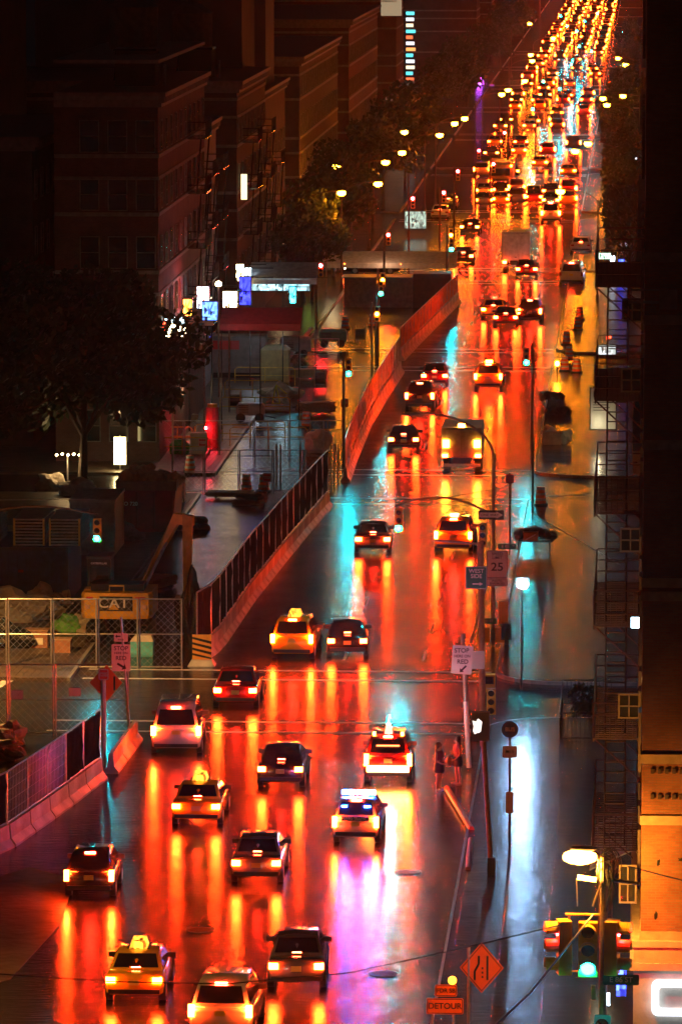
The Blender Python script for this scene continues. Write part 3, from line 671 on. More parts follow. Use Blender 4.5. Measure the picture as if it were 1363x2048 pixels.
bpart('timetable_box', SIGNW, t, (-.14, .14, -.09, -.05, 1.35, 2.1))
# round double post on the pavement
t = post('sign_post', 1064, 1035, 4.0, 'dark thin sign post near the heap of black bags', 'sign post', BLACKM, .06)
t = post('sign_post', 1018, 1110, 4.2, 'post with the back of a red sign behind the big signal pole', 'sign post', BRONZE, .06); plate('red_sign', t, 0, -.07, 3.9, .4, .45, SIGNR)
# orange merge diamond
g = G(936, 2122, .15); t = empty('diamond_sign', (g.x, g.y, .15), 'orange diamond sign with lane shift symbol on kerb side post', 'road sign')
part('post', STEEL, t, lambda bm: tube(bm, [(-.0, .03, 0), (0, .03, 3.4)], .04, 8))
zc = 35-(1949+270)/69.2-.15; cx = (962-936)/69.0
def dia(s, y): return [(cx-s, y, zc), (cx, y, zc-s*1.18), (cx+s, y, zc), (cx, y, zc+s*1.18)]
d = part('diamond', SIGNO, t, lambda bm: slab(bm, dia(.64, 0), (0, .015, 0)))
def dbd(bm):
    a, b = dia(.60, -.004), dia(.565, -.004); va = [bm.verts.new(q) for q in a]; vb = [bm.verts.new(q) for q in b]
    for k in range(4): bm.faces.new((va[k], va[(k+1) % 4], vb[(k+1) % 4], vb[k]))
part('border', SIGNB, d, dbd)
def sym(bm):
    box(bm, cx+.14, cx+.20, -.012, -.004, zc-.36, zc+.36)
    for a, b in (((-.20, -.36), (-.20, -.10)), ((-.20, -.10), (-.08, .12)), ((-.08, .12), (-.08, .36))):
        tube(bm, [(cx+a[0], -.008, zc+a[1]), (cx+b[0], -.008, zc+b[1])], .035, 6)
    for k in range(3): box(bm, cx+.0, cx+.05, -.012, -.004, zc-.30+k*.13, zc-.24+k*.13)
part('symbol', SIGNB, d, sym)
# detour sign with beacon
g = G(885, 2200, .0); t = empty('detour_sign', (g.x, g.y, .0), 'orange detour sign with small amber beacon at the kerb', 'road sign')
zd = 35-(2046+270)/71.8
for x in (-.3, .3): part('leg', STEEL, t, lambda bm: tube(bm, [(x, .04, 0), (x, .04, zd+.2)], .03, 8))
pl = plate('main_board', t, .05, 0, zd-.02, 1.05, .46, SIGNO, SIGNB); text(pl, 'DETOUR', .24, (.05, -.008, zd-.02), SIGNB)
zf = zd+.43; pl = plate('top_board', t, .08, 0, zf, .62, .34, SIGNO, SIGNB); text(pl, 'FDR SB', .17, (.08, -.008, zf), SIGNB)
part('beacon', glow('small_beacon', (1, .33, .02), 4), t, lambda bm: blob(bm, (.26, 0, zf+.30), (.13, .08, .13), 1, 2, 0), True)

# near signal pole with lit lamp
SN = 72.2
gx = P(1205, 1900, 150.4).x; t = empty('signal_pole', (gx, 150.4, .15), 'corner pole with three yellow signal heads, lit lamp and coiled cables', 'signal pole')
def zn(py): return 35-(py+270)/SN-.15
part('pole', POLE, t, lambda bm: tube(bm, [(0, 0, 0), (0, 0, zn(1700))], .13, 12, r2=.10))
part('frame', SIGY, t, lambda bm: [tube(bm, [(-1.05, -.0, zn(1818)), (.1, 0, zn(1818))], .035, 8), tube(bm, [(-.95, -.0, zn(1818)), (-.95, 0, zn(1932))], .03, 8), tube(bm, [(-.95, 0, zn(1934)), (-.2, 0, zn(1934))], .025, 8)])
head(t, -1.12, -.1, zn(1883), 'red', 'left', scale=1.45)
head(t, -.42, -.3, zn(1884), 'green', 'cam', scale=1.45)
head(t, .28, -.1, zn(1883), 'red', 'right', scale=1.45)
lh = part('lamp_head', GREY, t, lambda bm: blob(bm, (-.55, -.02, zn(1683)), (.42, .18, .09), 1, 2, 0), True)
part('lens', SODN, lh, lambda bm: blob(bm, (-.66, -.1, zn(1700)), (.50, .22, .22), 1, 2, 0), True)
part('lower_lamp', SODN, t, lambda bm: tube(bm, [(-.72, -.1, zn(1741)), (-.2, -.1, zn(1746))], .07, 8))
part('bracket', POLE, t, lambda bm: [tube(bm, [(-.2, 0, zn(1700)), (0, 0, zn(1720))], .05, 8), tube(bm, [(0, 0, zn(1745)), (1.05, 0, zn(1755))], .05, 8), tube(bm, [(-.75, -.1, zn(1745)), (-.72, -.1, zn(1800))], .02, 6),
     tube(bm, [(-.3, -.1, zn(1800)), (-.05, -.1, zn(1750))], .03, 6)])
def coil(bm):
    rr = random.Random(4)
    for k in range(16):
        c = Vector((.12+rr.uniform(-.1, .15), rr.uniform(-.1, .1), zn(1722)+rr.uniform(-.25, .2))); ra = rr.uniform(.18, .34); tl = rr.uniform(-.6, .6)
        tube(bm, [c + Vector((ra*math.cos(a*math.pi/6)*.8, ra*math.cos(a*math.pi/6)*tl*.4, ra*1.2*math.sin(a*math.pi/6))) for a in range(13)], .014, 5, cap=False)
    for k in range(6):
        x = .05+rr.uniform(0, .15); tube(bm, [(x, -.1, zn(1725)), (x+.12, -.12, zn(1770)), (x-.03, -.1, zn(1810))], .014, 5)
part('cable_coil', BLKP, t, coil)
pl = plate('street_name_sign', t, .50, -.16, zn(1948), 1.0, .30, SIGNG); text(pl, 'E 86 ST', .21, (.50, -.168, zn(1948)), SIGNW)
pl = plate('no_turn_sign', t, -.02, -.18, zn(2042), .46, .62, SIGNW, None, R(4))
def ntr(bm): tube(bm, [(-.02+.17*math.cos(a*math.pi/12), -.195, zn(2042)+.02+.17*math.sin(a*math.pi/12)) for a in range(25)], .018, 6, cap=False); tube(bm, [(-.14, -.195, zn(2042)+.14), (.10, -.195, zn(2042)-.10)], .018, 6)
part('red_ring', SIGNR, pl, ntr); arrow(pl, -.02, -.194, zn(2042)+.02, .22, SIGNB, R(160), .05)
bpart('signal_box', mat('box_peach', (.5, .3, .18), .5), t, (-.32, -.20, -.15, .05, zn(1990), zn(1962)))
lp = bpy.data.lights.new('lamp_light', 'POINT'); lp.energy = 1500; lp.color = (1, .36, .035); lp.shadow_soft_size = .15
lo = bpy.data.objects.new('lamp_light', lp); COL.objects.link(lo); lo.parent = t; lo.location = (-.66, -.1, zn(1722))

# white-blue flood lamp on pavement post
g = P(1042, 1170, 231.5); t = empty('flood_lamp', (g.x, g.y, .15), 'post with blazing cold white flood lamp over the pavement', 'lamp')
part('post', BLACKM, t, lambda bm: tube(bm, [(0, 0, 0), (0, 0, g.z-.2)], .05, 8)); part('lamp_head', WLAMP, t, lambda bm: blob(bm, (.05, -.08, g.z-.1), (.24, .1, .20), 1, 2, .1), True)
part('housing', BLKP, t, lambda bm: box(bm, -.22, .32, .02, .2, g.z-.3, g.z+.15))
def plight(parent, loc, e, c, r=.2):
    l = bpy.data.lights.new('lamp_light', 'POINT'); l.energy = e; l.color = c; l.shadow_soft_size = r
    o = bpy.data.objects.new('lamp_light', l); COL.objects.link(o); o.parent = parent; o.location = loc
plight(t, (-.05, -.45, g.z), 160, (.45, .68, 1))
# kerb bump-out rail and white traffic barrel etc.
def barrel(px, py, label, z=0):
    g = G(px, py, .15); t = empty('traffic_barrel', (g.x, g.y, z), label, 'traffic barrel', 'orange barrels by the works')
    part('body', ORG, t, lambda bm: loft(bm, [[(r*math.cos(a*math.pi/8), r*math.sin(a*math.pi/8), zq) for a in range(16)] for r, zq in ((.30, .1), (.29, .4), (.26, .41), (.25, .75), (.22, .76), (.21, 1.0))]))
    part('white_band', WREF, t, lambda bm: [tube(bm, [(0, 0, zq), (0, 0, zq+.13)], rq, 16) for zq, rq in ((.26, .302), (.56, .262), (.84, .225))])
    part('base', RUB, t, lambda bm: tube(bm, [(0, 0, 0), (0, 0, .1)], .42, 12)); return t
def barrel_pos(*a): pass
barrel(1080, 1010, 'orange and white barrel on black base alone on the wet pavement', .15)
for px, py, l in ((1137, 720, 'orange barrel at the kerb beyond the second crossing, first of a line'), (1152, 745, 'orange barrel nearest the second crossing on the right pavement'), (1132, 690, 'orange barrel in the middle of the kerb line'),
                  (1154, 660, 'orange barrel near the shop front railings'), (1158, 640, 'orange barrel furthest along the kerb line'), (1128, 742, 'orange barrel set closest to the road edge')): barrel(px, py, l, .15)
for px, py, l in ((493, 978, 'orange barrel behind the tall mesh fence, beside the red notice'), (527, 978, 'orange barrel with the small red notice in front'), (954, 1470, 'orange and white barrel by the rusty pole')): barrel(px, py, l, .0)
# trash: bags and boxes
g = at(1070, 1100); t = empty('bag_heap', (g.x, g.y, .15), 'heap of black rubbish bags around a cardboard box on a low stand', 'rubbish bags')
part('stand', BLACKM, t, lambda bm: [box(bm, -.9, .75, -.4, .5, .45, .5), box(bm, -.9, -.84, -.4, .5, 0, .45), box(bm, .69, .75, -.4, .5, 0, .45)])
rb = random.Random(5)
for k in range(9): part('bag', BAGK, t, lambda bm: blob(bm, (-.9+k*.22, .3+rb.uniform(-.2, .3), .72+.18*math.sin(k*.42)), (.30, .30, .26), k, 2, .22))
part('cardboard_box', CARDB, t, lambda bm: box(bm, -.62, .12, -.45, -.0, .52, .95))
part('tape', SIGNW, t, lambda bm: slab(bm, [(-.5, -.456, .6), (.0, -.456, .88), (.02, -.456, .84), (-.47, -.456, .57)], (0, .003, 0)))
g = at(1105, 888); t = empty('rubbish_pile', (g.x, g.y, .15), 'cardboard carton with pale bags on the pavement under the hanging shop sign', 'rubbish')
part('carton', CARDB, t, lambda bm: box(bm, -.65, .5, -.4, .4, 0, .75)); part('pale_bag', BAGW, t, lambda bm: blob(bm, (.75, .1, .45), (.4, .4, .45), 2, 2, .25)); part('pale_bag', BAGW, t, lambda bm: blob(bm, (-.2, .5, .6), (.5, .4, .5), 5, 2, .25))
for px, py, l in ((1112, 830, 'dark bag heap beside the carton pile'), (1100, 800, 'dark bags and crates near the amber kerb light')):
    g = at(px, py); t = empty('bag_heap', (g.x, g.y, .15), l, 'rubbish bags')
    for k in range(5): part('bag', BAGK, t, lambda bm: blob(bm, (-.5+k*.28, rb.uniform(-.2, .3), .24), (.32, .3, .34), k+9, 2, .22))
# news boxes by the kerb
for px, py, m, l in ((978, 1395, SIGY, 'yellow newspaper box at the crossing kerb behind the rusty pole'), (1012, 1290, BLACK, 'black newspaper box beside the big signal pole')):
    g = at(px, py); t = empty('newspaper_box', (g.x, g.y, 0.0), l, 'newspaper box')
    bpart('cabinet', m, t, (-.24, .24, -.2, .2, .4, 1.15)); bpart('window', GLASS, t, (-.18, .18, -.206, -.2, .75, 1.08)); bpart('foot', BLACKM, t, (-.1, .1, -.1, .1, 0, .4))
g = G(1113, 758, .15); t = empty('kerb_beacon', (g.x, g.y, .15), 'bright amber beacon on a short kerb post', 'beacon light'); part('post', BLACKM, t, lambda bm: tube(bm, [(0, 0, 0), (0, 0, .9)], .05, 8)); part('beacon', AMBL, t, lambda bm: blob(bm, (0, 0, 1.05), (.16, .16, .18), 0, 2, 0))
# kerb extension bar (orange) and gratings beside the people
a, b = G(893, 1585), G(942, 1668)
bm = bmesh.new(); tube(bm, [(a.x, a.y, .16), (b.x, b.y, .16)], .12, 8); o = link_mesh('kerb_guard', bm, ORG); tag(o, 'slanting orange plastic guard along the widened kerb below the two people', 'kerb guard')
a, b = G(940, 1688), G(935, 1748)
bm = bmesh.new(); tube(bm, [(a.x, a.y, .16), (b.x, b.y, .16)], .10, 8); o = link_mesh('kerb_guard', bm, mat('pink_guard', (.4, .14, .1), .5)); tag(o, 'short faded guard tube on the kerb edge below the orange one', 'kerb guard')

# ------------------------------------------------------------------ right-hand buildings
def window_on(parent, kind, c, wd, ht, glass=WINM, frame=FRAMEW, nm='window', grid=(2, 2)):
    """kind 'n' faces -Y at c, kind 'e'/'w' faces +X/-X"""
    def fr(bm, pane=False):
        t = .05; boxes = []
        if not pane:
            boxes = [(-wd/2, wd/2, -.05, .03, -ht/2, -ht/2+t), (-wd/2, wd/2, -.05, .03, ht/2-t, ht/2), (-wd/2, -wd/2+t, -.05, .03, -ht/2+t, ht/2-t), (wd/2-t, wd/2, -.05, .03, -ht/2+t, ht/2-t)]
            for k in range(1, grid[0]): x = -wd/2+wd*k/grid[0]; boxes.append((x-.02, x+.02, -.04, .02, -ht/2+t, ht/2-t))
            for k in range(1, grid[1]): z = -ht/2+ht*k/grid[1]; boxes.append((-wd/2+t, wd/2-t, -.043, .017, z-.02, z+.02))
        else: boxes = [(-wd/2+t, wd/2-t, -.01, .01, -ht/2+t, ht/2-t)]
        M = Matrix.Translation(c) @ (Matrix.Identity(4) if kind == 'n' else Matrix.Rotation(R(90 if kind == 'e' else -90), 4, 'Z'))
        for q in boxes: box(bm, *q, 0, M)
    f = part(nm, frame, parent, lambda bm: fr(bm)); part('pane', glass, f, lambda bm: fr(bm, True)); return f
Y0 = 152.0
cb = empty('brick_building', (2, Y0, .15), 'tall brick corner building with cream shop front lit orange by the corner lamp', 'building')
def zb(py): return 35-(py+270)/72.0-.15
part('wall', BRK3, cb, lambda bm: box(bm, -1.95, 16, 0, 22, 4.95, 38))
part('shop_front_wall', CREAM, cb, lambda bm: [box(bm, -2.15, 16, -.22, 22.1, 0, 4.1), box(bm, -2.25, 16.1, -.32, 22.2, 4.1, 4.3), box(bm, -2.15, 16, -.2, 22.1, 4.3, 4.75), box(bm, -2.2, 16.05, -.25, 22.1, 4.75, 4.92)])
def bands(bm):
    for py in (1640, 1515, 1158, 1185, 880, 630, 505):
        z = zb(py); box(bm, -1.99, 16, -.06, 22.05, z-.13, z+.13)
    z = zb(1882); box(bm, -1.99, 16, -.07, 22.05, z-.2, z+.2)
part('stone_band', mat('band_stone', (.50, .36, .24), .7), cb, bands)
def dent(bm):
    for py in (1540, 1592):
        z = zb(py)
        for k in range(40): x = -1.7+k*.2; box(bm, x, x+.1, -.05, .0, z-.07, z+.07)
part('brick_corbels', BRK2, cb, dent)
part('wall_scar', SIGNB, cb, lambda bm: [blob(bm, (-1.47, -.0, zb(1727)), (.05, .012, .09), 2, 2, .3), blob(bm, (-.8, -.0, zb(1720)), (.1, .012, .05), 3, 2, .3), blob(bm, (-1.53, -.0, zb(1835)), (.06, .012, .1), 4, 2, .3)])
pl = part('meter_box', mat('box_tan', (.35, .25, .18), .5), cb, lambda bm: box(bm, -1.55, -1.05, -.14, -.0, zb(608), zb(570)))
part('conduit', mat('conduit', (.3, .26, .22), .5), cb, lambda bm: [box(bm, -2.4, -1.56, -.06, -.01, zb(597), zb(592)), box(bm, -2.3, -1.56, -.06, -.01, zb(572), zb(568))])
# glowing letter ring of the shop sign
def ringbox(bm, x0, x1, z0, z1, t, y):
    n = 6; r = .18
    def rr(x0, x1, z0, z1, r): 
        p = []
        for cx, cz, a0 in ((x1-r, z1-r, 0), (x0+r, z1-r, 90), (x0+r, z0+r, 180), (x1-r, z0+r, 270)):
            for k in range(n+1): a = R(a0+90*k/n); p.append((cx+r*math.cos(a), cz+r*math.sin(a)))
        return p
    A, B = rr(x0, x1, z0, z1, r), rr(x0+t, x1-t, z0+t, z1-t, r*.5)
    a = [bm.verts.new((x, y, z)) for x, z in A]; b = [bm.verts.new((x, y, z)) for x, z in B]; a2 = [bm.verts.new((x, y+.15, z)) for x, z in A]; b2 = [bm.verts.new((x, y+.15, z)) for x, z in B]
    m = len(a)
    for k in range(m):
        l = (k+1) % m; bm.faces.new((a[k], a[l], b[l], b[k])); bm.faces.new((a[k], a2[k], a2[l], a[l])); bm.faces.new((b[k], b[l], b2[l], b2[k])); bm.faces.new((a2[k], b2[k], b2[l], a2[l]))
part('lit_letter', CWHITE, cb, lambda bm: ringbox(bm, -1.63, -.2, zb(2035), zb(1962), .20, -.42))
part('lit_letter', CWHITE, cb, lambda bm: ringbox(bm, 0.1, 1.5, zb(2035), zb(1962), .20, -.42))
bpart('lit_blade_sign', BLUES, cb, (-2.62, -2.35, -.1, .5, zb(2000), zb(1948))); bpart('lit_blade_sign', COOLS, cb, (-3.05, -2.8, -.4, -.3, zb(2015), zb(1990)))
# open casement sashes on the avenue side and their sills
for px, py, Yw in ((1268, 1412, 3.0), (1280, 1768, 1.0), (1262, 760, 8.0), (1263, 620, 13.0), (1262, 1080, 8.5)):
    Pw = P(px, py, Y0+Yw)
    wn = window_on(cb, 'n', (-2.32, Yw, Pw.z-.15), .62 if py != 1768 else .5, .72 if py < 1700 else 1.1, grid=(2, 2))
for fl in range(8):
    for yy in (2.2, 6.2, 10.2, 14.2, 18.2):
        window_on(cb, 'w', (-2.0, yy, 6.9+fl*3.35), 1.1, 1.7, WARMW if (fl, yy) in ((1, 14.2),) else WINM, frame=mat('dark_frame', (.1, .08, .07), .5), grid=(1, 2))
g = P(1270, 1245, 158.0); t = empty('wall_lamp', (g.x, g.y, g.z), 'small cold white lamp on a bracket at the brick wall', 'lamp'); part('bulb', glow('wall_lamp_bulb', (.5, .8, 1), 14), t, lambda bm: box(bm, -.13, .13, -.05, .0, -.15, .15)); part('bracket', BLACKM, t, lambda bm: tube(bm, [(.0, 0, 0), (.5, .1, .0)], .03, 6))
# fire escape: platforms, rails, ladders
fe = empty('fire_escape', (-1.4, 163.0, .15), 'rust dark iron fire escape with slatted platforms climbing the brick wall', 'fire escape')
x0, x1 = 0.0, 1.36
for fl in range(6):
    z = 6.0 + fl*3.35 - .15
    def pf(bm):
        box(bm, x0, x0+.05, -2, 8, z-.12, z); box(bm, x1-.05, x1, -2, 8, z-.12, z)
        for k in range(26): y = -2+k*.4; box(bm, x0+.05, x1-.05, y, y+.1, z-.04, z-.01)
    part('platform', IRON, fe, pf)
    def rl(bm):
        for zz_ in (.35, .7, 1.05): tube(bm, [(x0+.02, -2, z+zz_), (x0+.02, 8, z+zz_)], .018, 5); tube(bm, [(x0, -2, z+zz_), (x1, -2, z+zz_)], .022, 5); tube(bm, [(x0, 8, z+zz_), (x1, 8, z+zz_)], .022, 5)
        for k in range(21): y = -2+k*.5; tube(bm, [(x0+.02, y, z), (x0+.02, y, z+1.05)], .012, 4)
        for k in range(9): x = x0+k*(x1-x0)/8; tube(bm, [(x, -2, z), (x, -2, z+1.05)], .012, 4)
    part('railing', IRON, fe, rl)
    if fl < 5:
        def st(bm):
            for xx in (x0+.35, x0+.95): tube(bm, [(xx, -1.2, z), (xx, 3.2, z+3.35)], .03, 5)
            for k in range(1, 13): f = k/13; box(bm, x0+.35, x0+.95, -1.2+4.4*f-.09, -1.2+4.4*f+.09, z+3.35*f-.012, z+3.35*f+.012)
        part('stair', IRON, fe, st)
    part('bracket', IRON, fe, lambda bm: [tube(bm, [(x0+.05, y, z-.1), (x1, y, z-1.3)], .025, 5) for y in (-1.5, 3, 7.5)])
part('drop_ladder', IRON, fe, lambda bm: [tube(bm, [(x0+.2, -1.6, z_), (x0+.2, -1.6, z_+.001+3)], .02, 5) for z_ in (2.8,)] + [tube(bm, [(x0+.6, -1.6, 2.8), (x0+.6, -1.6, 5.8)], .02, 5)] + [tube(bm, [(x0+.2, -1.6, 2.9+k*.3), (x0+.6, -1.6, 2.9+k*.3)], .015, 4) for k in range(10)])
# pale lit shop under the fire escape
def blk(y, d, h, m, label, x=0.0, name='shop_building', extra=None):
    t = empty(name, (x, y, .15), label, 'building')
    part('wall', m, t, lambda bm: box(bm, 0, 20, 0, d, 0, h))
    part('cornice', STONE, t, lambda bm: [box(bm, -.3, 20, -.1, d+.05, h, h+.35), box(bm, -.14, 20, -.05, d+.03, h-.5, h-.003)])
    n = int(d/3)
    for fl in range(1, int(h/3.3)):
        for k in range(n): window_on(t, 'w', (-.03, 1.6+k*d/n, fl*3.3+2.2), 1.0, 1.7, WARMW if (k*7+fl*3) % 11 == 0 else WINM, grid=(1, 2))
    bpart('shop_front', mat('shop_dark', (.06, .05, .045), .4), t, (-.12, -.002, .3, d-.3, .1, 3.3))
    if extra: extra(t)
    return t
def awn(t, y0, y1, m, x=-1.8, z=2.9):
    part('awning', m, t, lambda bm: slab(bm, [(-.13, y0, z+.7), (-.13, y1, z+.7), (x, y1, z), (x, y0, z)], (0, 0, .05)))
blk(174.2, 14, 16, BRK2, 'brown brick building behind the fire escape with pale lit awning', extra=lambda t: (awn(t, 1, 9, mat('awning_pale', (.5, .52, .38), .6), -1.6, 2.6), plight(t, (-1.2, -1.0, 2.6), 14, (1, .95, .6), .2)))
def disc(t):
    pl = bpart('hanging_sign', SIGNW, t, (-2.0, -.14, 40.0-.08, 40.0+.08, zq, zq+2.9) if False else (-2.45, -.13, 4.0, 4.12, 4.1, 6.9))
    bpart('sign_frame', BLACKM, t, (-2.52, -2.45, 3.96, 4.16, 4.0, 7.0), (-2.45, -.13, 3.96, 4.16, 6.9, 7.0), (-2.45, -.13, 3.96, 4.16, 4.0, 4.1))
    text(pl, 'DISC', .78, (-1.3, 3.99, 6.35), SIGNB); text(pl, 'COUNT', .5, (-1.3, 3.99, 5.5), SIGNB) if False else None
    plight(t, (-1.6, 3.2, 7.4), 22, (1, .85, .55), .2)
blk(189, 34, 14, BRK1, 'low red brick row building between the fire escape building and first side street')
blk(yk(1)+9.5, 58, 17, BRK2, 'brown brick row building beyond the first crossing with dark shop fronts')
Yd = P(1205, 815, 300).y
tD = blk(yk(2)+9.5, 30, 15, BRK1, 'red brick building with hanging DISC sign over the pavement', extra=None)
sD = 11000*35/((905+270)*35.0)
Yq = 330.0
pD = P(1205, 815, Yq)
hs = empty('hanging_shop_sign', (pD.x, Yq, pD.z), 'large white hanging sign reading DISC in a dark frame', 'shop sign')
bpart('board', SIGNW, hs, (-.75, .75, -.03, .03, -1.3, 1.15)); bpart('frame', BLACKM, hs, (-.82, -.75, -.05, .05, -1.37, 1.22), (.75, .82, -.05, .05, -1.37, 1.22), (-.75, .75, -.05, .05, 1.15, 1.22), (-.75, .75, -.05, .05, -1.37, -1.3), (.82, 3.2, -.03, .03, 1.1, 1.18))
text(hs, 'DISC', .55, (0, -.04, .8), SIGNB, sx=1.05); part('fine_print', SIGNB, hs, lambda bm: [box(bm, -.6, .2+.1*k % .3, -.036, -.031, .3-k*.16, .34-k*.16) for k in range(4)])
plight(hs, (-.3, -1.0, -1.0), 25, (1, .85, .5), .15)
blk(yk(2)+40.5, 28, 18, BRK2, 'brown brick building between the hanging sign and third crossing')
blk(yk(3)+9.5, 60, 16, BRK1, 'long red brick building with lit shops at the third crossing')
for k in range(4, 14):
    blk(yk(k)+9.5, 60, 15+(k*5 % 9), BRK2 if k % 2 else BRK1, 'dark brick block on the building line, %s along the right of the avenue' % ('fourth', 'fifth', 'sixth', 'seventh', 'eighth', 'ninth', 'tenth', 'eleventh', 'twelfth', 'thirteenth')[k-4])
# lit shop signs that stand out over the right pavement
def sign_box(px, py, Y, wd, ht, m, label, y2=.4, cat='lit sign', name='lit_shop_sign'):
    p = P(px, py, Y); t = empty(name, (p.x, p.y, p.z), label, cat)
    bpart('face', m, t, (-wd/2, wd/2, -.02, y2, -ht/2, ht/2)); bpart('frame', BLACKM, t, (-wd/2-.06, -wd/2, -.04, y2+.02, -ht/2-.06, ht/2+.06), (wd/2, wd/2+.06, -.04, y2+.02, -ht/2-.06, ht/2+.06), (-wd/2, wd/2, -.04, y2+.02, ht/2, ht/2+.06), (-wd/2, wd/2, -.04, y2+.02, -ht/2-.06, -ht/2))
    part('bracket', BLACKM, t, lambda bm: tube(bm, [(wd/2, .1, ht/2), (wd/2+1.5, .1, ht/2)], .03, 5)); return t
for a in ((1206, 512, 480, 1.2, .5, mat('sg1', (.1, .3, .25), .5, emit=(.45, .85, .6), st=2, var=0, pat=4.0), 'pale green lit fascia over the brightest shop on the right'),
          (1200, 533, 478, .5, .5, REDS, 'red glowing box on the brightest right hand shop'), (1212, 531, 479, .4, .5, ORAS, 'orange glowing box beside the red one'),
          (1224, 530, 478.5, .35, 1.6, COOLS, 'tall white glowing column sign'), (1210, 550, 476, 1.3, .6, COOLS, 'broad white glowing shop window sign'),
          (1241, 535, 476, .5, 1.4, BLUES, 'blue lit lattice sign'), (1252, 552, 474, .5, 1.5, mat('sg2', (.1, .1, .2), .5, emit=(.15, .35, 1), st=3, var=0, pat=4.0), 'bright blue lit window sign above the pavement'),
          (1222, 562, 470, .7, .35, ORAS, 'orange sign sloping below the white shop signs'), (1246, 573, 468, .7, .3, REDS, 'red sign under the blue lattice'), (1211, 578, 466, .4, .35, CYANS, 'small teal lit sign'),
          (1212, 700, 370, 1.2, .6, mat('sg3', (.2, .2, .2), .5, emit=(.75, .85, .8), st=.55, var=0, pat=4.0), 'dim white lettered banner behind the fire escape'), (1216, 676, 368, .3, .25, REDS, 'small red light above the dim banner'),
          (1248, 392, 560, .7, 1.1, COOLS, 'bright white window sign high up the right side'), (1236, 402, 556, .6, .9, ORAS, 'orange window beside the bright white one'), (1250, 434, 556, 1.3, .5, mat('sg4', (.1, .1, .1), .5, emit=(.7, .8, .9), st=1.6, var=0, pat=4.0), 'wide pale shop fascia under the bright window'),
          (1271, 317, 400, .12, .1, COOLS, 'pin point cold white light high on the dark wall')):
    sign_box(*a)

# sidewalk enclosure with plants near the right wall
g0 = G(1118, 1480, .15)
t = empty('railing_enclosure', (g0.x, g0.y, .15), 'black iron railing enclosure with shrubs inside on the wet pavement', 'railing')
def encl(bm):
    for (xa, ya, xb, yb) in ((0, 0, 0, 9), (0, 0, 2.0, 0), (0, 9, 2.0, 9)):
        for z in (.1, 1.1): tube(bm, [(xa, ya, z), (xb, yb, z)], .025, 5)
        L_ = math.hypot(xb-xa, yb-ya); n = int(L_/.16)
        for k in range(n+1): x = xa+(xb-xa)*k/n; y = ya+(yb-ya)*k/n; tube(bm, [(x, y, 0), (x, y, 1.15)], .012, 4, cap=False)
part('railing', BLACKM, t, encl)
def leafcloud(bm, c, r, n, size, seed, clump=10):
    rr = random.Random(seed); cl = []
    for k in range(clump):
        u = Vector((rr.gauss(0, 1), rr.gauss(0, 1), rr.gauss(0, 1))).normalized() * rr.uniform(.35, 1)
        cl.append((Vector((c[0]+u.x*r[0]*.8, c[1]+u.y*r[1]*.8, c[2]+u.z*r[2]*.8)), rr.uniform(.22, .5)))
    for k in range(n):
        cc, s = cl[rr.randrange(clump)]
        u = Vector((rr.gauss(0, 1), rr.gauss(0, 1), rr.gauss(0, 1))).normalized() * (rr.random()**.4) * s
        p = cc + Vector((u.x*r[0], u.y*r[1], u.z*r[2]))
        a = Vector((rr.gauss(0, 1), rr.gauss(0, 1), rr.gauss(0, 1))).normalized(); b = a.orthogonal().normalized(); s2 = size*rr.uniform(.6, 1.3)
        bm.faces.new([bm.verts.new(p+a*s2), bm.verts.new(p+b*s2*.5), bm.verts.new(p-a*s2), bm.verts.new(p-b*s2*.5)])
part('shrubs', LEAF, t, lambda bm: leafcloud(bm, (1.0, 4.5, .8), (.9, 4.2, .7), 1500, .12, 11, 16))
tree_n = [0]
def tree(x, y, h, r, n, size, seed, label, group=None, trunk=.18, name='street_tree', z=.15, mesh=None, th=None):
    t = empty(name, (x, y, z), label, 'tree', group); rr = random.Random(seed); th = th or h*.35
    def tk(bm):
        tube(bm, [(0, 0, -.1), (.05, 0, th*.5), (.1, .05, th), (.15, .1, h*.75)], trunk, 9, r2=trunk*.4)
        for k in range(7):
            a = rr.uniform(0, 6.28); zs = th*rr.uniform(.85, 1.3)
            e = Vector((math.cos(a)*r*.7, math.sin(a)*r*.7, h*rr.uniform(.5, .85)))
            tube(bm, [(.08, .04, zs), (e.x*.45, e.y*.45, zs+(e.z-zs)*.55), tuple(e)], trunk*.45, 6, r2=trunk*.12)
    part('trunk', BARK, t, tk)
    part('crown', LEAF, t, lambda bm: leafcloud(bm, (0, 0, (h+th)/2+.3), (r, r, (h-th)/2), n, size, seed+1, 22))
    return t
tr = tree(-1.8, 505, 9, 2.6, 2600, .26, 31, 'dark street tree on the right pavement beside the amber reflections', 'street trees on the right pavement')
for k, (x, y) in enumerate(((-2.2, 560), (-2.0, 590), (-3.2, 640), (-2.0, 690), (-3.0, 760), (-2.4, 850), (-2.4, 930), (-1.0, 440))):
    c = copy_tree(tr); c.location = (x, y, .15); c.rotation_euler = (0, 0, k*1.3); c.scale = (1, 1, .85+.1*(k % 4)); c['label'] = 'dark street tree on the right pavement beside the amber reflections'
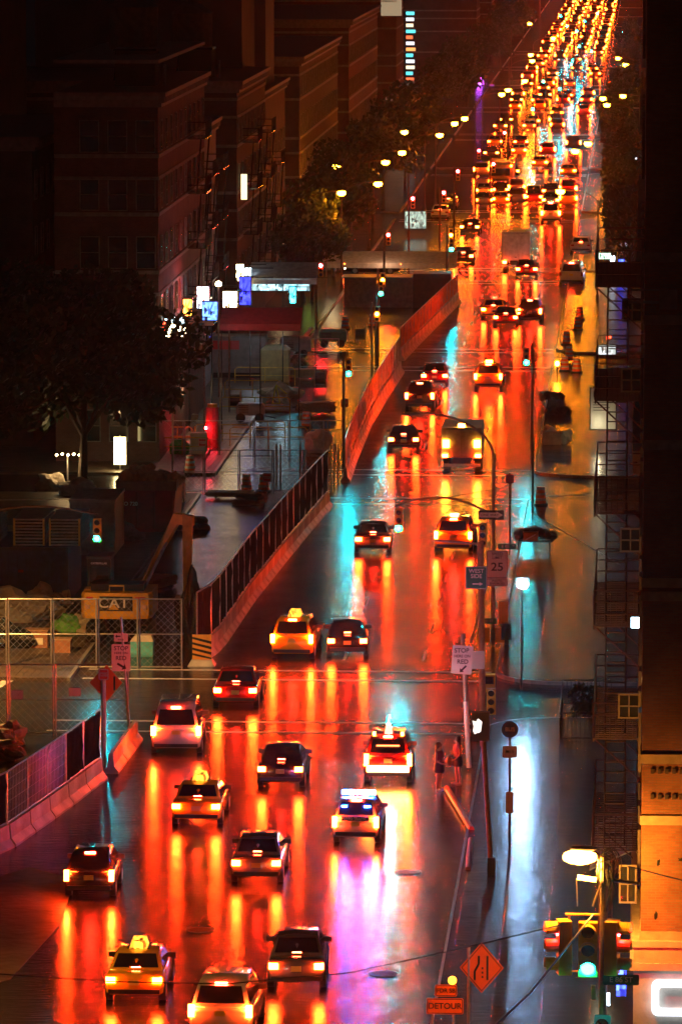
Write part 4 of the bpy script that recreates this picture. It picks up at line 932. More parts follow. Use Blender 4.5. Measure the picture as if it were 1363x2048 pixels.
# ------------------------------------------------------------------ left-hand buildings
def lb(name, x0, x1, y0, d, h, m, label, wn=True, cornice=True, floors=None, face=True, band=True, lit=()):
    t = empty(name, (x1, y0, .15), label, 'building'); W = x1-x0
    part('wall', m, t, lambda bm: box(bm, -W, 0, 0, d, 0, h))
    if cornice: part('cornice', mat('cornice_dark', (.2, .15, .13), .6), t, lambda bm: [box(bm, -W, .45, -.05, d, h, h+.25), box(bm, -W, .2, -.025, d-.01, h-.6, h-.003)] + [box(bm, .2, .4, k*.9, k*.9+.2, h-.35, h-.004) for k in range(int(d/.9))])
    fh = 3.4; nf = int((h-1)/fh)
    if band:
        def bd(bm):
            for f in range(1, nf+1):
                z = f*fh+.95
                box(bm, -W, .06, -.06, d-.05, z-.12, z+.1)
                if f % 2 == 0: box(bm, -W, .055, -.055, d-.06, z+2.0, z+2.2)
        part('stone_band', STONE, t, bd)
    if wn:
        n = max(2, int(d/3.2)); c = 0
        for f in range(nf):
            for k in range(n):
                if f == 0: continue
                window_on(t, 'e', (.04, (k+.5)*d/n, f*fh+2.1), 1.05, 1.8, WARMW if (f, k) in lit else WINM, frame=STONE, grid=(1, 2))
            if face:
                for k in range(3):
                    window_on(t, 'n', (-W*.12 - k*W*.27, -.04, f*fh+2.1), 1.15, 1.9, WARMW if (f, -k-1) in lit else WINM, frame=STONE, grid=(1, 2))
    return t
def escape(t, y, h, n):
    f = bpy.data.objects
    def fe_(bm):
        for k in range(1, n+1):
            z = k*3.4+1.0
            box(bm, .08, 1.2, y, y+4.5, z-.06, z)
            for zz_ in (.5, 1.0): tube(bm, [(1.2, y, z+zz_), (1.2, y+4.5, z+zz_)], .03, 4); tube(bm, [(.08, y, z+zz_), (1.2, y, z+zz_)], .03, 4)
            for j in range(10): tube(bm, [(1.2, y+j*.5, z), (1.2, y+j*.5, z+1)], .02, 4, cap=False)
            if k < n: tube(bm, [(1.1, y+.5, z), (1.1, y+4, z+3.4)], .05, 4); tube(bm, [(.6, y+.5, z), (.6, y+4, z+3.4)], .05, 4)
    part('fire_escape', mat('wet_iron', (.12, .1, .1), .12, .7), t, fe_)
ys = yk(2)+9
lb('apartment_building', -75, -44, yk(1)+14, 50, 14, BRK2, 'dark low building with balconies behind the big tree')
lb('corner_annexe', -62, -36.6, ys+10, 30, 18.4, BRK2, 'dark low roofed building at the left edge beside the corner tenement', band=False)
t = lb('tenement_building', -34.4, -28.3, ys+2, 34, 21.4, BRK1, 'brick corner tenement with pale stone bands on its side wall'); escape(t, 20, 21, 5)
t = lb('tenement_building', -48, -29.3, ys+36.4, 22, 17.5, mat('grey_brick', (.2, .19, .2), .7), 'pale painted tenement with red lit fire escape next to the corner tenement', lit=((4, 6),), band=False); escape(t, 4, 17, 4); escape(t, 13, 17, 4)
ys = yk(3)+9
t = lb('tenement_building', -48, -29.5, ys, 30, 19, BRK2, 'brown tenement at the third side street with fire escapes', lit=((2, -1), (1, -1))); escape(t, 5, 18, 4); escape(t, 20, 18, 4)
pw_ = P(488, 373, ys); bpart('lit_window', mat('bright_window', (.1, .1, .1), .5, emit=(1, .82, .4), st=1.4, var=0), t, (pw_.x+29.5-.22, pw_.x+29.5+.22, -.07, -.003, pw_.z-1.1, pw_.z+.75))
t = lb('tenement_building', -48, -30.0, ys+30.3, 31, 17, BRK1, 'narrow red tenement beyond the brown one', band=False); escape(t, 8, 16, 3)
lb('tenement_building', -50, -30, yk(4)+9, 60, 18, BRK2, 'brick row at the lit side street on the left')
lb('tenement_building', -50, -30, yk(5)+9, 60, 19, BRK1, 'brick row hidden by the trees on the left')
lb('grey_tower', -47, -31, 425, 14, 44, GREYW, 'large blank grey wall of a tower above the tenements', wn=False, band=False, cornice=False)
lb('grey_tower', -28+(-6), -30.2, 440, 10, 41, GREYW, 'narrow grey tower slab with corner balconies', wn=False, band=False, cornice=False)
for x_, z_, wd in ((-1, 0, 0),):
    pass
bt = lb('balcony_tower', -66, -44, 372, 20, 40, BRK2, 'dark tower with white slatted balconies at the top corner', wn=False, band=False)
part('balcony', mat('balcony_slats', (.42, .40, .40), .6), bt, lambda bm: [box(bm, -21+k*1.1, -20.55+k*1.1, -1.0, -.8, z, z+3.0) for k in range(18) for z in (16.5, 21.0, 25.5, 30.5)])
part('balcony_slab', GREYW, bt, lambda bm: [box(bm, -22, 0, -1.2, 0, z, z+.25) for z in (16.0, 20.5, 25.0, 30.0)])
lw = lb('brick_tower', -51, -31, 690, 20, 46, BRK1, 'tall brick apartment tower with two lit windows', wn=False, band=True)
for (px, py, m) in ((792, 213, WARMW), (782, 10, WARMW)):
    p = P(px, py, 690); bpart('lit_window', mat('dim_window', (.1, .1, .1), .5, emit=(1, .75, .45), st=.22, var=0), lw, (p.x+31-1.3, p.x+31+1.3, -.06, -.003, p.z-1.5, p.z+1.2))
for k, (x0_, x1_, y_, h_) in enumerate(((-46, -27.5, 905, 50), (-52, -28, 1010, 60), (-44, -25, 1130, 42), (-42, -24, 1260, 55), (4, 30, 1020, 50), (2, 28, 1240, 60))):
    lb('distant_tower', x0_, x1_, y_, 18, h_, BRK2, ('tower block carrying the vertical neon strip', 'dark tower behind the purple sign', 'dark block further along the left side', 'far dark block closing the left side', 'far tower over the right trees', 'farthest tower over the right side')[k], wn=False, cornice=False)
def tank(x, y, z, label):
    t = empty('water_tank', (x, y, z), label, 'water tank'); part('drum', mat('tank_wood', (.14, .09, .06), .8), t, lambda bm: tube(bm, [(0, 0, 2.0), (0, 0, 4.6)], 1.5, 18)); part('roof', mat('tank_roof', (.1, .1, .1), .7), t, lambda bm: tube(bm, [(0, 0, 4.6), (0, 0, 5.8)], 1.6, 18, r2=.05)); part('stand', BLACKM, t, lambda bm: [tube(bm, [(x_, y_, 0), (x_*.8, y_*.8, 2.0)], .08, 6) for x_ in (-1.1, 1.1) for y_ in (-1.1, 1.1)])
tank(-31.5, 340, 21.7, 'wooden water tank on the corner tenement roof'); tank(-34, 415, 19.3, 'wooden water tank on the brown tenement'); tank(-36, 445, 17.3, 'wooden water tank on the narrow red tenement')
for x_, y_, z_, l in ((-30.5, 330, 21.7, 'roof bulkhead on the corner tenement'), (-35, 378, 17.8, 'roof bulkhead on the painted tenement'), (-33, 405, 19.3, 'roof bulkhead on the brown tenement')):
    t = empty('roof_bulkhead', (x_, y_, z_), l, 'roof hut'); bpart('walls', BRK2, t, (-1.2, 1.2, 0, 3, 0, 2.2)); bpart('roof', BLACKM, t, (-1.3, 1.3, -.1, 3.1, 2.202, 2.35)); part('vent_pipe', STEEL, t, lambda bm: tube(bm, [(1.7, 1, 0), (1.7, 1, 1.4)], .1, 8))
# vertical neon advert
rn = random.Random(9)
p = P(820, 120, 899)
t = empty('neon_sign', (p.x, 899, p.z), 'tall vertical sign of cyan, white and red light strips', 'neon sign')
for k in range(14):
    py = 30+k*12; q = P(820, py, 899); m = (CYANS, COOLS, WARMS, CYANS, REDS, COOLS, ORAS)[k % 7]
    bpart('light_strip', mat('dimstrip%d' % (k % 7), (.1, .1, .1), .5, emit=((.1, .8, .9), (.8, .9, 1), (1, .8, .5), (.1, .7, .8), (1, .15, .05), (.8, .8, .9), (1, .35, .1))[k % 7], st=1.1, var=0), t, (-.7, .7+rn.uniform(-.3, .2), -.1, 0, q.z-p.z, q.z-p.z+.55))
for (px, py, wd, ht, m, l) in ((957, 163, .9, 2.2, PURPS, 'glowing purple sign, tallest of three'), (968, 172, .7, 2.0, mat('purple_dim', (.1, .02, .2), .5, emit=(.5, .08, .7), st=1, var=0), 'dim purple sign beside the tallest'), (982, 180, .8, 1.8, mat('purple_dim2', (.1, .02, .2), .5, emit=(.5, .06, .4), st=.6, var=0), 'faint purple sign, lowest of three')):
    sign_box(px, py, 880, wd, ht, m, l)
# corner restaurant lights, left side street
for a in ((406, 595, 335, .7, 1.3, COOLS, 'white glowing shop sign beneath the red corner signal'), (420, 622, 330, .9, 1.1, mat('sg5', (.05, .05, .2), .5, emit=(.1, .25, 1), st=1.6, var=0, pat=4.0), 'blue lit panel beside the white corner sign'),
          (375, 615, 331, .5, 1.0, ORAS, 'orange glowing lantern sign at the corner'), (350, 640, 324, 1.2, .35, mat('sg6', (.1, .1, .1), .5, emit=(.6, .9, 1), st=3, var=0, pat=4.0), 'pale cyan strip light low at the corner'),
          (331, 652, 322, .3, .5, REDS, 'red lantern under the cyan strip'), (352, 664, 322, 1.2, .7, WARMS, 'warm white shop window at the corner café'), (490, 582, 358, .7, 1.8, mat('sg7', (.02, .02, .2), .5, emit=(.03, .04, 1), st=1.6, var=0, pat=4.0), 'deep blue lit post sign'),
          (460, 600, 352, .9, 1.1, WARMS, 'warm lit kiosk front'), (493, 548, 368, .6, .8, COOLS, 'bright white sign above the blue post'), (480, 545, 367, .5, 1.1, WARMS, 'warm lit narrow sign left of the white one'),
          (560, 568, 375, 4.0, .9, mat('sg8', (.3, .35, .35), .5, emit=(.35, .6, .65), st=.9, var=.0, pat=4.0), 'long pale blue lit restaurant awning front'), (585, 590, 374, .4, 1.1, CYANS, 'cyan lit doorway under the restaurant awning'),
          (622, 462, 455, .9, .6, mat('sg9', (.1, .2, .05), .5, emit=(.5, 1, .15), st=2, var=0, pat=4.0), 'green lit shop sign behind the trees'), (562, 492, 440, .8, .5, WARMS, 'warm lit sign under the tree branches'), (665, 462, 455, .8, .8, WARMS, 'warm shop light beside the green sign'),
          (830, 440, 520, 2.0, 1.6, mat('sg10', (.1, .1, .1), .5, emit=(.6, .8, .65), st=.35, var=0, pat=4.0), 'dim pale green shop front under the lamps')):
    sign_box(*a)
def awning(px, py, Y, L_, D, m, label):
    p = P(px, py, Y); t = empty('awning', (p.x, p.y, .15), label, 'awning'); z = p.z
    part('canopy', m, t, lambda bm: slab(bm, [(-L_/2, 0, z-.15), (L_/2, 0, z-.15), (L_/2, D, z+.7), (-L_/2, D, z+.7)], (0, 0, .06)))
    part('frame', BLACKM, t, lambda bm: [tube(bm, [(x, .1, 0), (x, .1, z-.15)], .04, 6) for x in (-L_/2+.1, 0, L_/2-.1)])
    part('valance', m, t, lambda bm: box(bm, -L_/2, L_/2, -.03, 0, z-.5, z-.16)); return t
a1 = awning(565, 558, 368, 4.6, 3.0, mat('awning_white', (.6, .62, .62), .6), 'pale restaurant awning with cold light beneath, above the blue posts')
plight(a1, (0, -.6, 3.5), 30, (.6, .9, 1)); plight(a1, (-2.0, -.8, 2.6), 40, (.8, .9, 1))
a2 = awning(378, 640, 338, 3.0, 2.0, mat('awning_brown', (.3, .12, .06), .6), 'brown sloping awning at the corner café'); plight(a2, (0, -1.0, 2.6), 50, (1, .7, .35))
a3 = awning(770, 528, 462, 12, 2.5, mat('awning_grey', (.4, .4, .42), .6), 'long grey bus shelter roof along the bright side street'); plight(a3, (0, -1, 2), 90, (1, .5, .25))
awning(520, 650, 338, 5.0, 2.2, mat('awning_red', (.25, .03, .03), .6), 'dark red awning frame beside the works')
def bollard_lamp(px, py, m, label, Y):
    p = P(px, py, Y); t = empty('globe_lamp', (p.x, p.y, .15), label, 'lamp'); part('post', POLE, t, lambda bm: tube(bm, [(0, 0, 0), (0, 0, p.z-.35)], .06, 8)); part('globe', m, t, lambda bm: blob(bm, (0, 0, p.z-.15), (.22, .22, .2), 0, 2, 0)); return t
GL = glow('globe_warm', (1, .72, .32), 18)
bollard_lamp(437, 568, GL, 'white globe lamp above the kiosk', 360); bollard_lamp(458, 600, GL, 'white globe lamp in front of the kiosk', 350); bollard_lamp(345, 655, GL, 'globe lamp in front of the corner café', 320)
bollard_lamp(652, 457, GL, 'globe lamp in the trees by the green sign', 450); bollard_lamp(408, 592, glow('pink_lamp', (1, .12, .12), 150), 'blazing pink red lamp over the corner shop sign', 334)
bollard_lamp(412, 877, glow('magenta_lamp', (1, .01, .12), 900), 'low red lamp behind the dumpster fence', 336)
# side street works light (strong yellow-white) near the tree
g = P(240, 905, 316); t = empty('work_light', (g.x, g.y, 0.0), 'tall blazing work light behind the red dumpster', 'work light'); part('mast', STEEL, t, lambda bm: tube(bm, [(0, .1, 0), (0, .1, g.z+1)], .05, 8)); bpart('light_panel', mat('worklight', (1, 1, 1), .5, emit=(1, .78, .30), st=4, var=0), t, (-.35, .35, -.05, .05, g.z-.7, g.z+.9))
plight(t, (0, -.6, g.z), 90, (1, .7, .3))
g = P(135, 910, 306); t = empty('work_light', (g.x, g.y, 0.0), 'string of warm lamps between the tree branches', 'work light'); part('mast', STEEL, t, lambda bm: tube(bm, [(0, .1, 0), (0, .1, g.z)], .05, 8))
for k in range(5): part('bulb', GL, t, lambda bm: blob(bm, (-.6+k*.32, 0, g.z+.05*(k % 2)), (.09, .09, .07), 0, 1, 0))
plight(t, (0, -.4, g.z-.4), 60, (1, .6, .25))

# side street traffic lights: a row of cars crossing behind (left)
for k, (px, py, m, l) in enumerate(((690, 545, SILV, 'silver car in the bright side street on the left, nearer the avenue'), (800, 548, BLACK, 'black car leaving the bright side street'), (725, 545, REDP, 'red car between the two in the side street'))):
    place('sedan', 'car', px, py, m, l, 'car', 'cars in the lit side street', lit=TAIL, rz=R(90))

# ------------------------------------------------------------------ barriers and fences
def bar_profile():
    return [(-.30, 0), (-.30, .08), (-.12, .32), (-.08, .82), (.08, .82), (.12, .32), (.30, .08), (.30, 0)]
def barrier(path, label, group='concrete barrier sections', L=3.0):
    pts = [G(*p) for p in path]; segs = []
    # resample
    d = [0]
    for a, b in zip(pts[:-1], pts[1:]): d.append(d[-1]+(b-a).length)
    def pos(s):
        for i in range(len(d)-1):
            if s <= d[i+1] or i == len(d)-2: f = (s-d[i])/(d[i+1]-d[i]); return pts[i].lerp(pts[i+1], f)
    s = 0; out_ = []
    while s + L*.6 < d[-1]:
        a, b = pos(s), pos(min(s+L, d[-1])); v = (b-a); ln = v.length-.14; ang = math.atan2(v.y, v.x)-math.pi/2
        bm = bmesh.new(); pr_ = bar_profile()
        loft(bm, [[(x, y, z) for x, z in pr_] for y in (0, ln)])
        o = link_mesh('concrete_barrier', bm, CONC); o.location = (a.x, a.y, 0); o.rotation_euler = (0, 0, ang)
        tag(o, label, 'barrier', group); out_.append((a, b)); s += L
    return out_
B1 = barrier([(-120, 1750), (0, 1705), (120, 1620), (205, 1555)], 'concrete barrier section under the green mesh at the lower left edge', 'near concrete barrier sections')
B1b = barrier([(222, 1548), (272, 1480)], 'concrete barrier section turned at the crossing gap', 'barrier sections at the crossing gap')
B2 = barrier([(395, 1325), (432, 1300), (500, 1200), (560, 1125), (610, 1065), (662, 1005)], 'concrete barrier section between first crossing and white gap', 'middle concrete barrier sections')
B3 = barrier([(690, 965), (705, 920), (735, 850), (765, 800), (800, 745)], 'concrete barrier section along the red fence by the waiting cars', 'far concrete barrier sections')
B4 = barrier([(800, 722), (830, 690), (870, 650), (915, 605)], 'concrete barrier section glowing orange beside the stopped traffic', 'farthest concrete barrier sections')
def fence(segs, label, group, h=2.2, off=.0, zb_=.82, m=TARP, pm=STEEL, wires=True):
    for (a, b) in segs:
        v = b-a; ln = v.length-.06; ang = math.atan2(v.y, v.x)-math.pi/2
        t = empty('fence_panel', (a.x-.02, a.y, zb_), label, 'fence', group, ang)
        part('frame', pm, t, lambda bm: [tube(bm, [(off, 0, 0), (off, 0, h)], .035, 6), tube(bm, [(off, ln, 0), (off, ln, h)], .035, 6), tube(bm, [(off, 0, h), (off, ln, h)], .035, 6), tube(bm, [(off, 0, .05), (off, ln, .05)], .03, 6)])
        if m is not None and wires and int(a.y*7) % 3 == 0:
            part('wire_mesh', pm, t, lambda bm: [tube(bm, [(off, .05+k*.22, .06), (off, .05+k*.22, h)], .012, 4, cap=False) for k in range(1, int(ln/.22))] + [tube(bm, [(off, 0, zq), (off, ln, zq)], .01, 4, cap=False) for zq in (.4, .8, 1.2, 1.6)])
        elif m is not None:
            rr = random.Random(int(a.y))
            def cloth(bm):
                n = 8; A = [[bm.verts.new((off+rr.uniform(-.05, .05)+sg_*.01, ln*.02+ln*.96*i/n, .08+(h-.14)*j/4)) for j in range(5)] for i in range(n+1) for sg_ in (0,)]
                for i in range(n):
                    for j in range(4): bm.faces.new((A[i][j], A[i+1][j], A[i+1][j+1], A[i][j+1]))
            c = part('mesh_cloth', m, t, cloth); mo = c.modifiers.new('thickness', 'SOLIDIFY'); mo.thickness = .012
fence(B1, 'dark green mesh fence panel on the lower left barrier', 'fence panels on the near barrier', 1.9)
fence(B2, 'dark mesh fence panel on the middle barrier run', 'fence panels on the middle barrier', 2.3)
fence(B3, 'mesh fence panel on the barrier beside the waiting cars', 'fence panels on the far barrier', 1.7, m=mat('faded_cloth', (.20, .12, .10), .6, bump=1, bsc=3))
fence(B4, 'orange banner fence panel on the farthest barrier run', 'orange fence panels', 1.5, m=mat('orange_cloth', (.6, .16, .05), .6, bump=1, bsc=3))
# striped crash board at the head of the middle barrier
g = G(404, 1330); t = empty('striped_board', (g.x, g.y, 0), 'orange board with slanted black stripes at the barrier head', 'hazard board')
bpart('board', mat('board_orange', (.85, .40, .08), .4, var=.1), t, (-.42, .42, -.03, .03, .25, 1.35))
part('stripes', SIGNB, t, lambda bm: [slab(bm, [(-.42, -.036, .44+k*.24), (.42, -.036, .22+k*.24 if k else .26), (.42, -.036, .34+k*.24), (-.42, -.036, .54+k*.24)], (0, .004, 0)) for k in range(4)])
part('foot', CONC, t, lambda bm: loft(bm, [[(-.6, -.5, 0), (.6, -.5, 0), (.6, .5, 0), (-.6, .5, 0)], [(-.45, -.3, .25), (.45, -.3, .25), (.45, .3, .25), (-.45, .3, .25)]]))
# chain link fences facing the camera
def wire(bm, x0, x1, z0, z1, y, st=.16, r=.006):
    n = int((x1-x0+z1-z0)/st)
    for k in range(n):
        s = k*st
        for fl in (0, 1):
            xa = x0+max(0, s-(z1-z0)); za = z0+min(s, z1-z0); xb = x0+min(s, x1-x0); zb_ = z0+max(0, s-(x1-x0))
            if fl: xa, xb = x0+x1-xa, x0+x1-xb
            tube(bm, [(xa, y, za), (xb, y, zb_)], r, 3, cap=False)
def chain(pxs, py, h, label, group=None, rails=(1,), pm=STEEL, st=.3, n_=1):
    t = None
    for a, b in zip(pxs[:-1], pxs[1:]):
        A, B = G(a, py), G(b, py); ln = B.x-A.x
        t = empty('chain_link_panel', (A.x, A.y, 0), label, 'fence', group)
        part('frame', pm, t, lambda bm: [tube(bm, [(0, 0, 0), (0, 0, h)], .04, 6), tube(bm, [(ln-.09, 0, 0), (ln-.09, 0, h)], .035, 6), tube(bm, [(0, 0, h), (ln-.05, 0, h)], .03, 6), tube(bm, [(0, 0, .1), (ln-.05, 0, .1)], .03, 6), tube(bm, [(0, 0, h*.5), (ln-.05, 0, h*.5)], .022, 6)])
        part('wire_mesh', pm, t, lambda bm: wire(bm, 0, ln-.05, .1, h, 0, st))
chain((-60, 18, 108, 198, 280, 368), 1338, 3.1, 'steel chain link panel in front of the excavator and rubble', 'chain link panels by the excavator')
chain((-60, 20, 112, 262), 1470, 2.9, 'steel chain link panel nearest the lower left crossing', 'chain link panels at the crossing')
for px, py in ((35, 1389), (150, 1384)):
    p = P(px, py, G(100, 1470).y); t = empty('notice_plate', (p.x, p.y-.03, p.z), 'small blank white plate hung on the chain link panel, %s' % ('nearer the corner' if px < 100 else 'beside the stop here sign'), 'notice'); bpart('plate', SIGNW, t, (-.24, .24, -.01, 0, -.17, .17)); bpart('wire_tie', BLACKM, t, (-.2, .2, 0, .05, .17, .2))
chain((345, 410, 480, 548, 610, 665), 985, 2.4, 'slim chain link panel across the side street behind the dumpster', 'chain link panels across the side street')
chain((520, 600, 680), 860-120, 2.2, 'dim chain link panel deep inside the works', 'chain link panels in the works', st=.5)
for k, px in enumerate((553, 561, 600, 668, 676)):
    g = G(px, 965); t = tag(part('steel_post', STEEL, None, lambda bm: tube(bm, [(0, 0, 0), (0, 0, 2.2)], .06, 8)), 'bright steel post standing by the second crossing fence', 'post', 'steel posts by the fence'); t.location = (g.x, g.y, 0)
# yellow tube railings in the works
def yrail(px0, px1, py, h, label):
    A, B = G(px0, py), G(px1, py); L_ = B.x-A.x; t = empty('yellow_railing', (A.x, A.y, 0), label, 'railing', 'yellow tube railings in the works')
    part('tube_frame', TRAIL, t, lambda bm: [tube(bm, [(0, 0, 0), (0, 0, h-.15), (.15, 0, h), (L_-.15, 0, h), (L_, 0, h-.15), (L_, 0, 0)], .035, 6), tube(bm, [(0, 0, h*.55), (L_, 0, h*.55)], .03, 6), tube(bm, [(L_/2, 0, 0), (L_/2, 0, h)], .03, 6)])
for a, b, y, h in ((325, 385, 895, 1.25), (390, 500, 888, 1.2), (502, 570, 880, 1.15), (460, 615, 897, 1.3), (620, 690, 880, 1.2), (310, 420, 915, 1.2), (450, 560, 800, 1.3), (470, 590, 770, 1.2), (440, 580, 835, 1.3)):
    yrail(a, b, y, h, 'yellow tube railing across the works behind the fences')
def lump(name, px, py, r, m, label, cat, seed=0, amp=.25, z=.0, dz=0):
    g = G(px, py); bm = bmesh.new(); blob(bm, (0, 0, r[2]*.8+dz), r, seed, 3, amp); o = link_mesh(name, bm, m); o.location = (g.x, g.y, z); tag(o, label, cat); return o
lump('white_sack', 636, 905, (.75, .6, .8), BAGW, 'big pale sack standing by the yellow railing', 'sack', 3, .15)
lump('tarpaulin', 560, 812, (1.2, .8, .75), mat('teal_tarp', (.28, .42, .40), .4, bump=1, bsc=5), 'crumpled pale teal tarpaulin heap with a green marker', 'tarpaulin', 6, .3)
lump('tarpaulin', 530, 822, (2.2, .8, .22), mat('teal_tarp', (0, 0, 0)), 'low flat end of pale teal tarpaulin on the ground', 'tarpaulin', 8, .3)
g = G(552, 822); t = empty('easel_marker', (g.x, g.y, 0), 'green and yellow folding marker stand before the tarpaulin', 'marker stand'); part('legs', mat('lime', (.4, .6, .1), .5), t, lambda bm: [tube(bm, [(-.35, 0, 0), (0, 0, 1.7)], .04, 6), tube(bm, [(.35, 0, 0), (0, 0, 1.7)], .04, 6), tube(bm, [(0, 0, 1.7), (.7, 0, 1.1)], .04, 6), tube(bm, [(-.25, 0, .5), (.25, 0, .5)], .04, 6)]); bpart('base', mat('lime', (0, 0, 0)), t, (-.4, .4, -.2, .2, 0, .3))
g = G(360, 912); t = empty('green_tank', (g.x, g.y, 0), 'bright green plastic tank with cream box beside it', 'tank'); part('tank', GREENP, t, lambda bm: loft(bm, [[(-.55, -.4, 0), (.55, -.4, 0), (.55, .4, 0), (-.55, .4, 0)], [(-.6, -.4, .7), (.6, -.4, .7), (.6, .4, .7), (-.6, .4, .7)], [(-.3, -.2, 1.0), (.3, -.2, 1.0), (.3, .2, 1.0), (-.3, .2, 1.0)]])); part('cap', BLKP, t, lambda bm: tube(bm, [(0, 0, 1.0), (0, 0, 1.12)], .12, 10)); bpart('box', CREAM, t, (.65, 1.6, -.3, .5, 0, 1.4))
g = G(455, 760); t = empty('portable_toilet', (g.x, g.y, 0), 'dark wall of a site van with small red plate in the works', 'site cabin'); part('cabin', mat('cabin_grey', (.16, .16, .17), .4), t, lambda bm: box(bm, -3, 2.6, 0, 2.2, .5, 3.0)); bpart('red_plate', SIGNR, t, (-1.0, .8, -.02, -.003, 2.1, 2.7)); bpart('door', mat('cabin_door', (.2, .2, .2), .4), t, (-2.6, -1.7, -.025, -.003, .6, 2.6)); part('wheel', RUB, t, lambda bm: [tube(bm, [(-1.8, -.05, .4), (-1.8, .25, .4)], .4, 14)]); bpart('skirt', BLACKM, t, (-2.9, 2.5, .1, 2.1, 0, .5))
t.name = 'site_cabin'
g = G(548, 765); t = empty('site_booth', (g.x, g.y, 0), 'dim yellow booth with rounded roof beside the site cabin', 'booth'); part('walls', mat('booth_yellow', (.35, .28, .1), .5), t, lambda bm: box(bm, -.9, 1.0, 0, 1.5, 0, 2.2)); part('roof', mat('booth_roof', (.4, .35, .2), .5), t, lambda bm: loft(bm, [[(-.95, -.05, 2.2), (1.05, -.05, 2.2), (1.05, 1.55, 2.2), (-.95, 1.55, 2.2)], [(-.6, .3, 2.5), (.7, .3, 2.5), (.7, 1.2, 2.5), (-.6, 1.2, 2.5)]]))
g = G(425, 900); t = empty('red_post', (g.x, g.y, 0), 'dark red pump cylinder with yellow cap in the works', 'pump'); part('cylinder', REDC, t, lambda bm: tube(bm, [(0, 0, 0), (0, 0, 2.6)], .4, 12)); part('cap', SIGY, t, lambda bm: tube(bm, [(0, 0, 2.6), (0, 0, 2.8)], .3, 12)); bpart('light', REDL, t, (-.42, -.30, -.45, -.38, 1.3, 1.45))
t.name = 'pump_cylinder'
plight(t, (-.2, -1.2, 1.2), 70, (1, .05, .08))
for px, py, l in ((688, 806, 'small red site notice high on the fence by the green signal'), (534, 955, 'small red notice on a stake before the orange barrel'), (405, 885, 'small red notice beside the tree')):
    g = G(px, py+85 if px > 600 else py+32); z = P(px, py, g.y).z; t = empty('red_notice', (g.x, g.y, 0), l, 'notice'); part('stake', STEEL, t, lambda bm: tube(bm, [(0, .03, 0), (0, .03, z)], .03, 6)); pl = plate('plate', t, 0, 0, z, .5, .5, SIGNR, SIGNW); text(pl, 'NO\nENTRY' if False else 'SIDEWALK\nCLOSED', .09, (0, -.006, z), SIGNW)
# crate with the signal's cyan light put into its colour, near the fence
g = G(285, 1312); t = empty('covered_crate', (g.x, g.y, 0), 'crate coloured cyan for the signal light behind the stop here sign', 'crate'); bpart('crate', mat('crate_cyan_light', (.12, .5, .6), .4), t, (-.5, .5, -.4, .4, 0, .7)); part('cover', CREAM, t, lambda bm: loft(bm, [[(-.52, -.42, .7), (.52, -.42, .7), (.52, .42, .7), (-.52, .42, .7)], [(-.3, -.3, .95), (.42, -.3, .98), (.42, .3, .95), (-.3, .3, .95)]]))
# rubble, sacks
for k, (px, py, r, m, l) in enumerate(((40, 1250, (1.6, .9, .9), BAGW, 'large pale sack heap in the corner behind the fence'), (85, 1225, (.6, .5, .7), BAGW, 'knotted pale sack on the heap'), (120, 1215, (.5, .4, .5), BAGW, 'small knotted sack next to the excavator tail'),
        (150, 1270, (.9, .6, .55), mat('green_sack', (.15, .5, .12), .5, bump=1, bsc=6), 'bright green sack beside the excavator tail'), (178, 1272, (.7, .6, .6), BAGW, 'cream sack beside the green one'), (20, 1300, (1.0, .8, .7), BAGK, 'dark bag heap low behind the fence'),
        (15, 1490, (.7, .5, .5), mat('cream_bag', (.55, .38, .18), .5, bump=1, bsc=6), 'cream bag on the ground at the lower left fence'), (5, 1520, (.9, .6, .45), mat('brown_bag', (.3, .16, .06), .5, bump=1, bsc=6), 'brown bag below the cream one'),
        (383, 1290, (.5, .5, 1.7), BAGK, 'tall black wrapped bundle beside the striped board'), (228, 1090, (1.4, .6, .7), mat('grey_sack', (.2, .2, .18), .6, bump=1, bsc=6), 'grey sack heap in front of the container wall'),
        (105, 985, (.8, .6, .6), BAGW, 'pale sacks under the big tree, nearer its trunk'), (150, 995, (1.0, .6, .55), BAGW, 'row of pale sacks at the foot of the big tree'))):
    lump('sack_heap', px, py, r, m, l, 'sacks', k+20, .3)
for px, py, w_, h_, l in ((75, 1300, 1.0, .9, 'brown crate with white label behind the fence'), (125, 1310, .8, .7, 'plain brown crate next to the labelled one')):
    g = G(px, py); t = empty('crate', (g.x, g.y, 0), l, 'crate'); bpart('box', mat('crate_brown', (.28, .12, .07), .6), t, (-w_/2, w_/2, -.4, .4, 0, h_)); bpart('lid', mat('crate_lid', (.35, .2, .12), .6), t, (-w_/2-.03, w_/2+.03, -.43, .43, h_, h_+.06))
    if w_ > .9: bpart('paper_label', SIGNW, t, (-.25, .3, -.406, -.4, .3, .6))
def pipe(pts, r, m, label, zc=.25):
    P_ = [G(*p) + Vector((0, 0, zc)) for p in pts]; bm = bmesh.new(); tube(bm, P_, r, 10); o = link_mesh('site_pipe', bm, m); tag(o, label, 'pipe')
PIPR = mat('pipe_red', (.35, .03, .03), .3); 
pipe([(570, 735), (622, 668)], .16, PIPR, 'long red pipe lying beside the restaurant tree', .4)
pipe([(395, 655), (470, 590)], .16, PIPR, 'long red pipe on the ground by the corner signs', .4)
pipe([(468, 640), (520, 590)], .13, PIPR, 'red pipe nearer the kiosk', .3)
pipe([(440, 868), (408, 925)], .12, mat('pipe_pink', (.5, .1, .12), .3), 'pink red pipe by the low red lamp', .2)
pipe([(300, 760), (395, 700)], .2, mat('pipe_grey', (.3, .3, .3), .4), 'grey steel pipe beneath the tree crown', .3)
